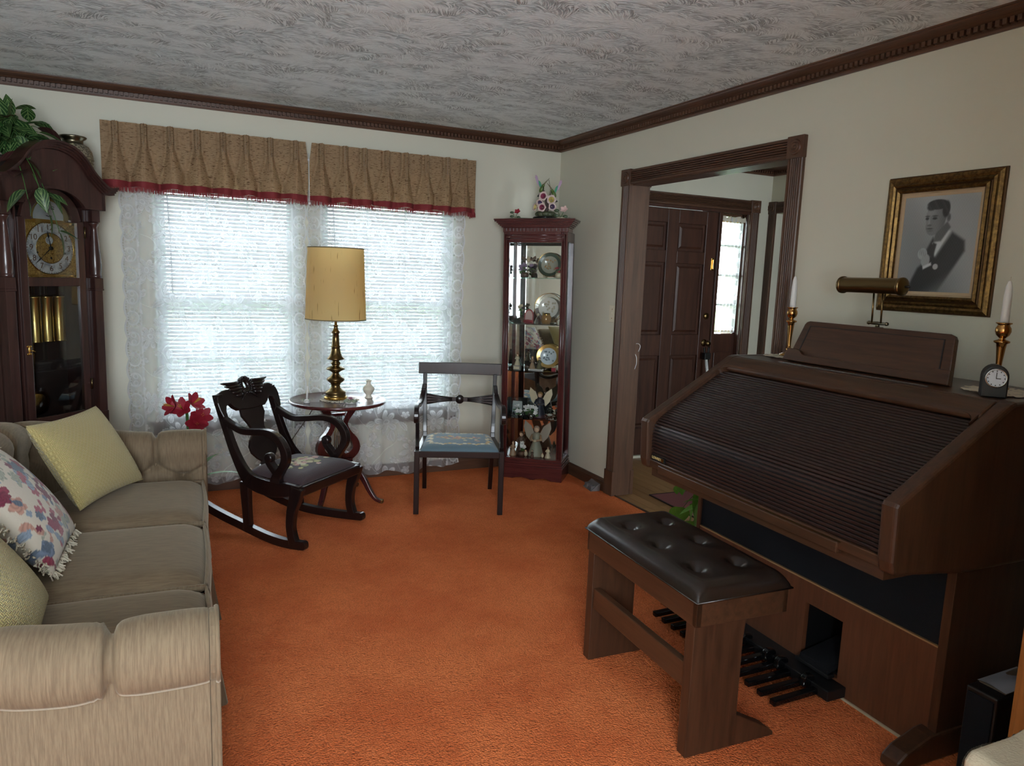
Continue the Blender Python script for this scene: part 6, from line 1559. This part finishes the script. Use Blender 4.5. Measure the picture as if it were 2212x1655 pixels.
PL = [leaf_mesh('leaf', .14, .105, M['leaf2'], .3), leaf_mesh('leaf', .12, .095, M['leaf2'], .15), leaf_mesh('leaf', .16, .075, M['leaf2'], .5)]
rr = random.Random(2)
sp = [((0, .03, .42), (.02, .34, .40), .12, 4), ((0, .03, .42), (.06, .44, .36), .16, 4), ((0, .03, .42), (-.02, .24, .22), .1, 5), ((.02, .03, .42), (.03, .30, .26), .16, 5), ((.02, .03, .42), (-.01, .28, .12), .16, 5), ((0, .03, .42), (-.03, .20, .10), .14, 5), ((.02, .02, .42), (.08, .2, .2), .1, 4), ((0, 0, .42), (-.01, .14, .34), .1, 3), ((0, .02, .42), (.04, .40, .24), .15, 3), ((0, .02, .42), (-.02, .33, .06), .15, 3)]
foliage(hp, sp, PL, M['green'], 8)
def ruffle():
    t = thing('sidelight_curtain', 'white gathered lace panel over the sidelight by the front door', 'curtain', (1.65, -.062, 0))
    def fn(u, v):
        z = 2.0 - .965 * v; w = .122 - .01 * v
        return (2 * u - 1) * w, .010 * np.sin(u * 40) - .004, z
    net_obj('panel', fn, 90, 320, M['lace'], t, lambda x, z, u, v: lace_weave(x * 1.5, z, u * 0 + .5, False, .38))
    MB().grid(lambda u, v: ((2 * u - 1) * (.128 + .012 * v), .012 * math.sin(u * 34) * (.4 + v) - .012, lerp(1.962, 2.006, v) + .006 * math.sin(u * 21)), 80, 5).build('heading_ruffle', flat('ruffle_cotton', lin(214, 206, 190), .9), t)
    MB().tube([(-.125, -.004, 1.965), (.125, -.004, 1.965)], .005, 8).build('rod', M['brass'], t)
    MB().tube([(-.118, -.004, 1.045), (.118, -.004, 1.045)], .004, 8).build('lower_rod', M['brass'], t)
ruffle()
# ------------------------------------------------------------------ right foreground
t = thing('slim_speaker', 'slim black speaker standing on the carpet against the organ side', 'speaker', (-.515, -3.78, 0))
MB().box(-.10, .12, -.045, .045, 0, .31).build('cabinet', M['black'], t, .006)
MB().box(-.106, -.10, -.038, .038, .02, .295).build('grille', M['grill'], t, .002)
t = thing('plastic_sleeve', 'clear plastic sleeve of papers lying on top of the slim speaker', 'packet', (-.515, -3.78, .311), 0)
MB().box(-.055, .13, -.04, .036, 0, .005).build('papers', flat('wood_print_paper', lin(96, 84, 70), .5), t)
MB().grid(lambda u, v: (lerp(-.06, .135, u), lerp(-.043, .040, v), .006 + .006 * math.sin(u * 3 + v * 2) * math.sin(PI * v)), 16, 10).build('sleeve', flat('frosted_plastic', lin(150, 152, 160), .25), t)
t = thing('oak_cabinet', 'honey oak cabinet standing beside the slim speaker', 'cabinet', (-.37, -4.25, 0))
MB().box(-.28, .28, -.38, .37, .06, 1.92).build('carcass', M['honey'], t, .004); MB().box(-.30, .30, -.40, .39, 1.92, 1.95).build('top', M['honey'], t, .006)  # unseen upper part made tall to shade the organ's near end
MB().box(-.26, .27, -.36, .35, 0, .06).build('toe_kick', M['honey'], t)
for y0, y1 in ((-.37, -.005), (.005, .36)):
    d = MB().box(-.298, -.28, y0 + .01, y1 - .01, .09, 1.88).build('door', M['honey'], t, .004); MB().ball((-.308, (y0 + y1) / 2, 1.0), .012, 10, 8).build('knob', M['abrass'], d)
ch = thing('upholstered_armchair', 'cream upholstered armchair with dark nailhead trim in the right foreground', 'chair', (-1.06, -4.515, -.0), math.radians(-92))
def _achair():
    t = ch; C = flat('cream_upholstery', lin(196, 184, 160), .9, 0, .4, 220)
    MB().box(-.28, .28, -.27, .27, .18, .40).build('seat_frame', C, t, .02); MB().box(-.24, .24, -.28, .22, .40, .50).build('seat_cushion', C, t, .04, 4)
    MB().prism([(.20, .40), (.29, .42), (.35, 1.0), (.29, 1.02)], -.29, .29, 'x').build('backrest', C, t, .03, 3)
    nm = MB().ball((0, 0, 0), .0055, 8, 6).mesh('nailhead', flat('nailhead_bronze', lin(70, 64, 52), .35, .7))
    for sx in (-1, 1):
        prof = [(-.30, .2), (-.30, .555), (-.285, .575), (-.16, .575), (-.02, .60), (.12, .66), (.24, .70), (.29, .71), (.29, .2)]
        a = MB().prism(prof, *sorted((sx * .25, sx * .34)), 'x').build('arm', C, t, .014, 3)
        for xx in (sx * .342, sx * .248):
            P = spline([(-.287, .30), (-.287, .50), (-.278, .552), (-.24, .562), (-.16, .558), (-.02, .584), (.12, .644), (.24, .704)], 46)
            for p in P: piece(a, 'nailhead', nm, (xx, p[0], p[1]))
        P = spline([(sx * .258, .566), (sx * .30, .568), (sx * .334, .566)], 8)
    for x in (-.25, .25):
        for y in (-.25, .27): MB().lathe([(0, 0), (.014, 0), (.02, .18)], 10, T(x, y, 0)).build('leg', M['ebony'], t)
_achair()
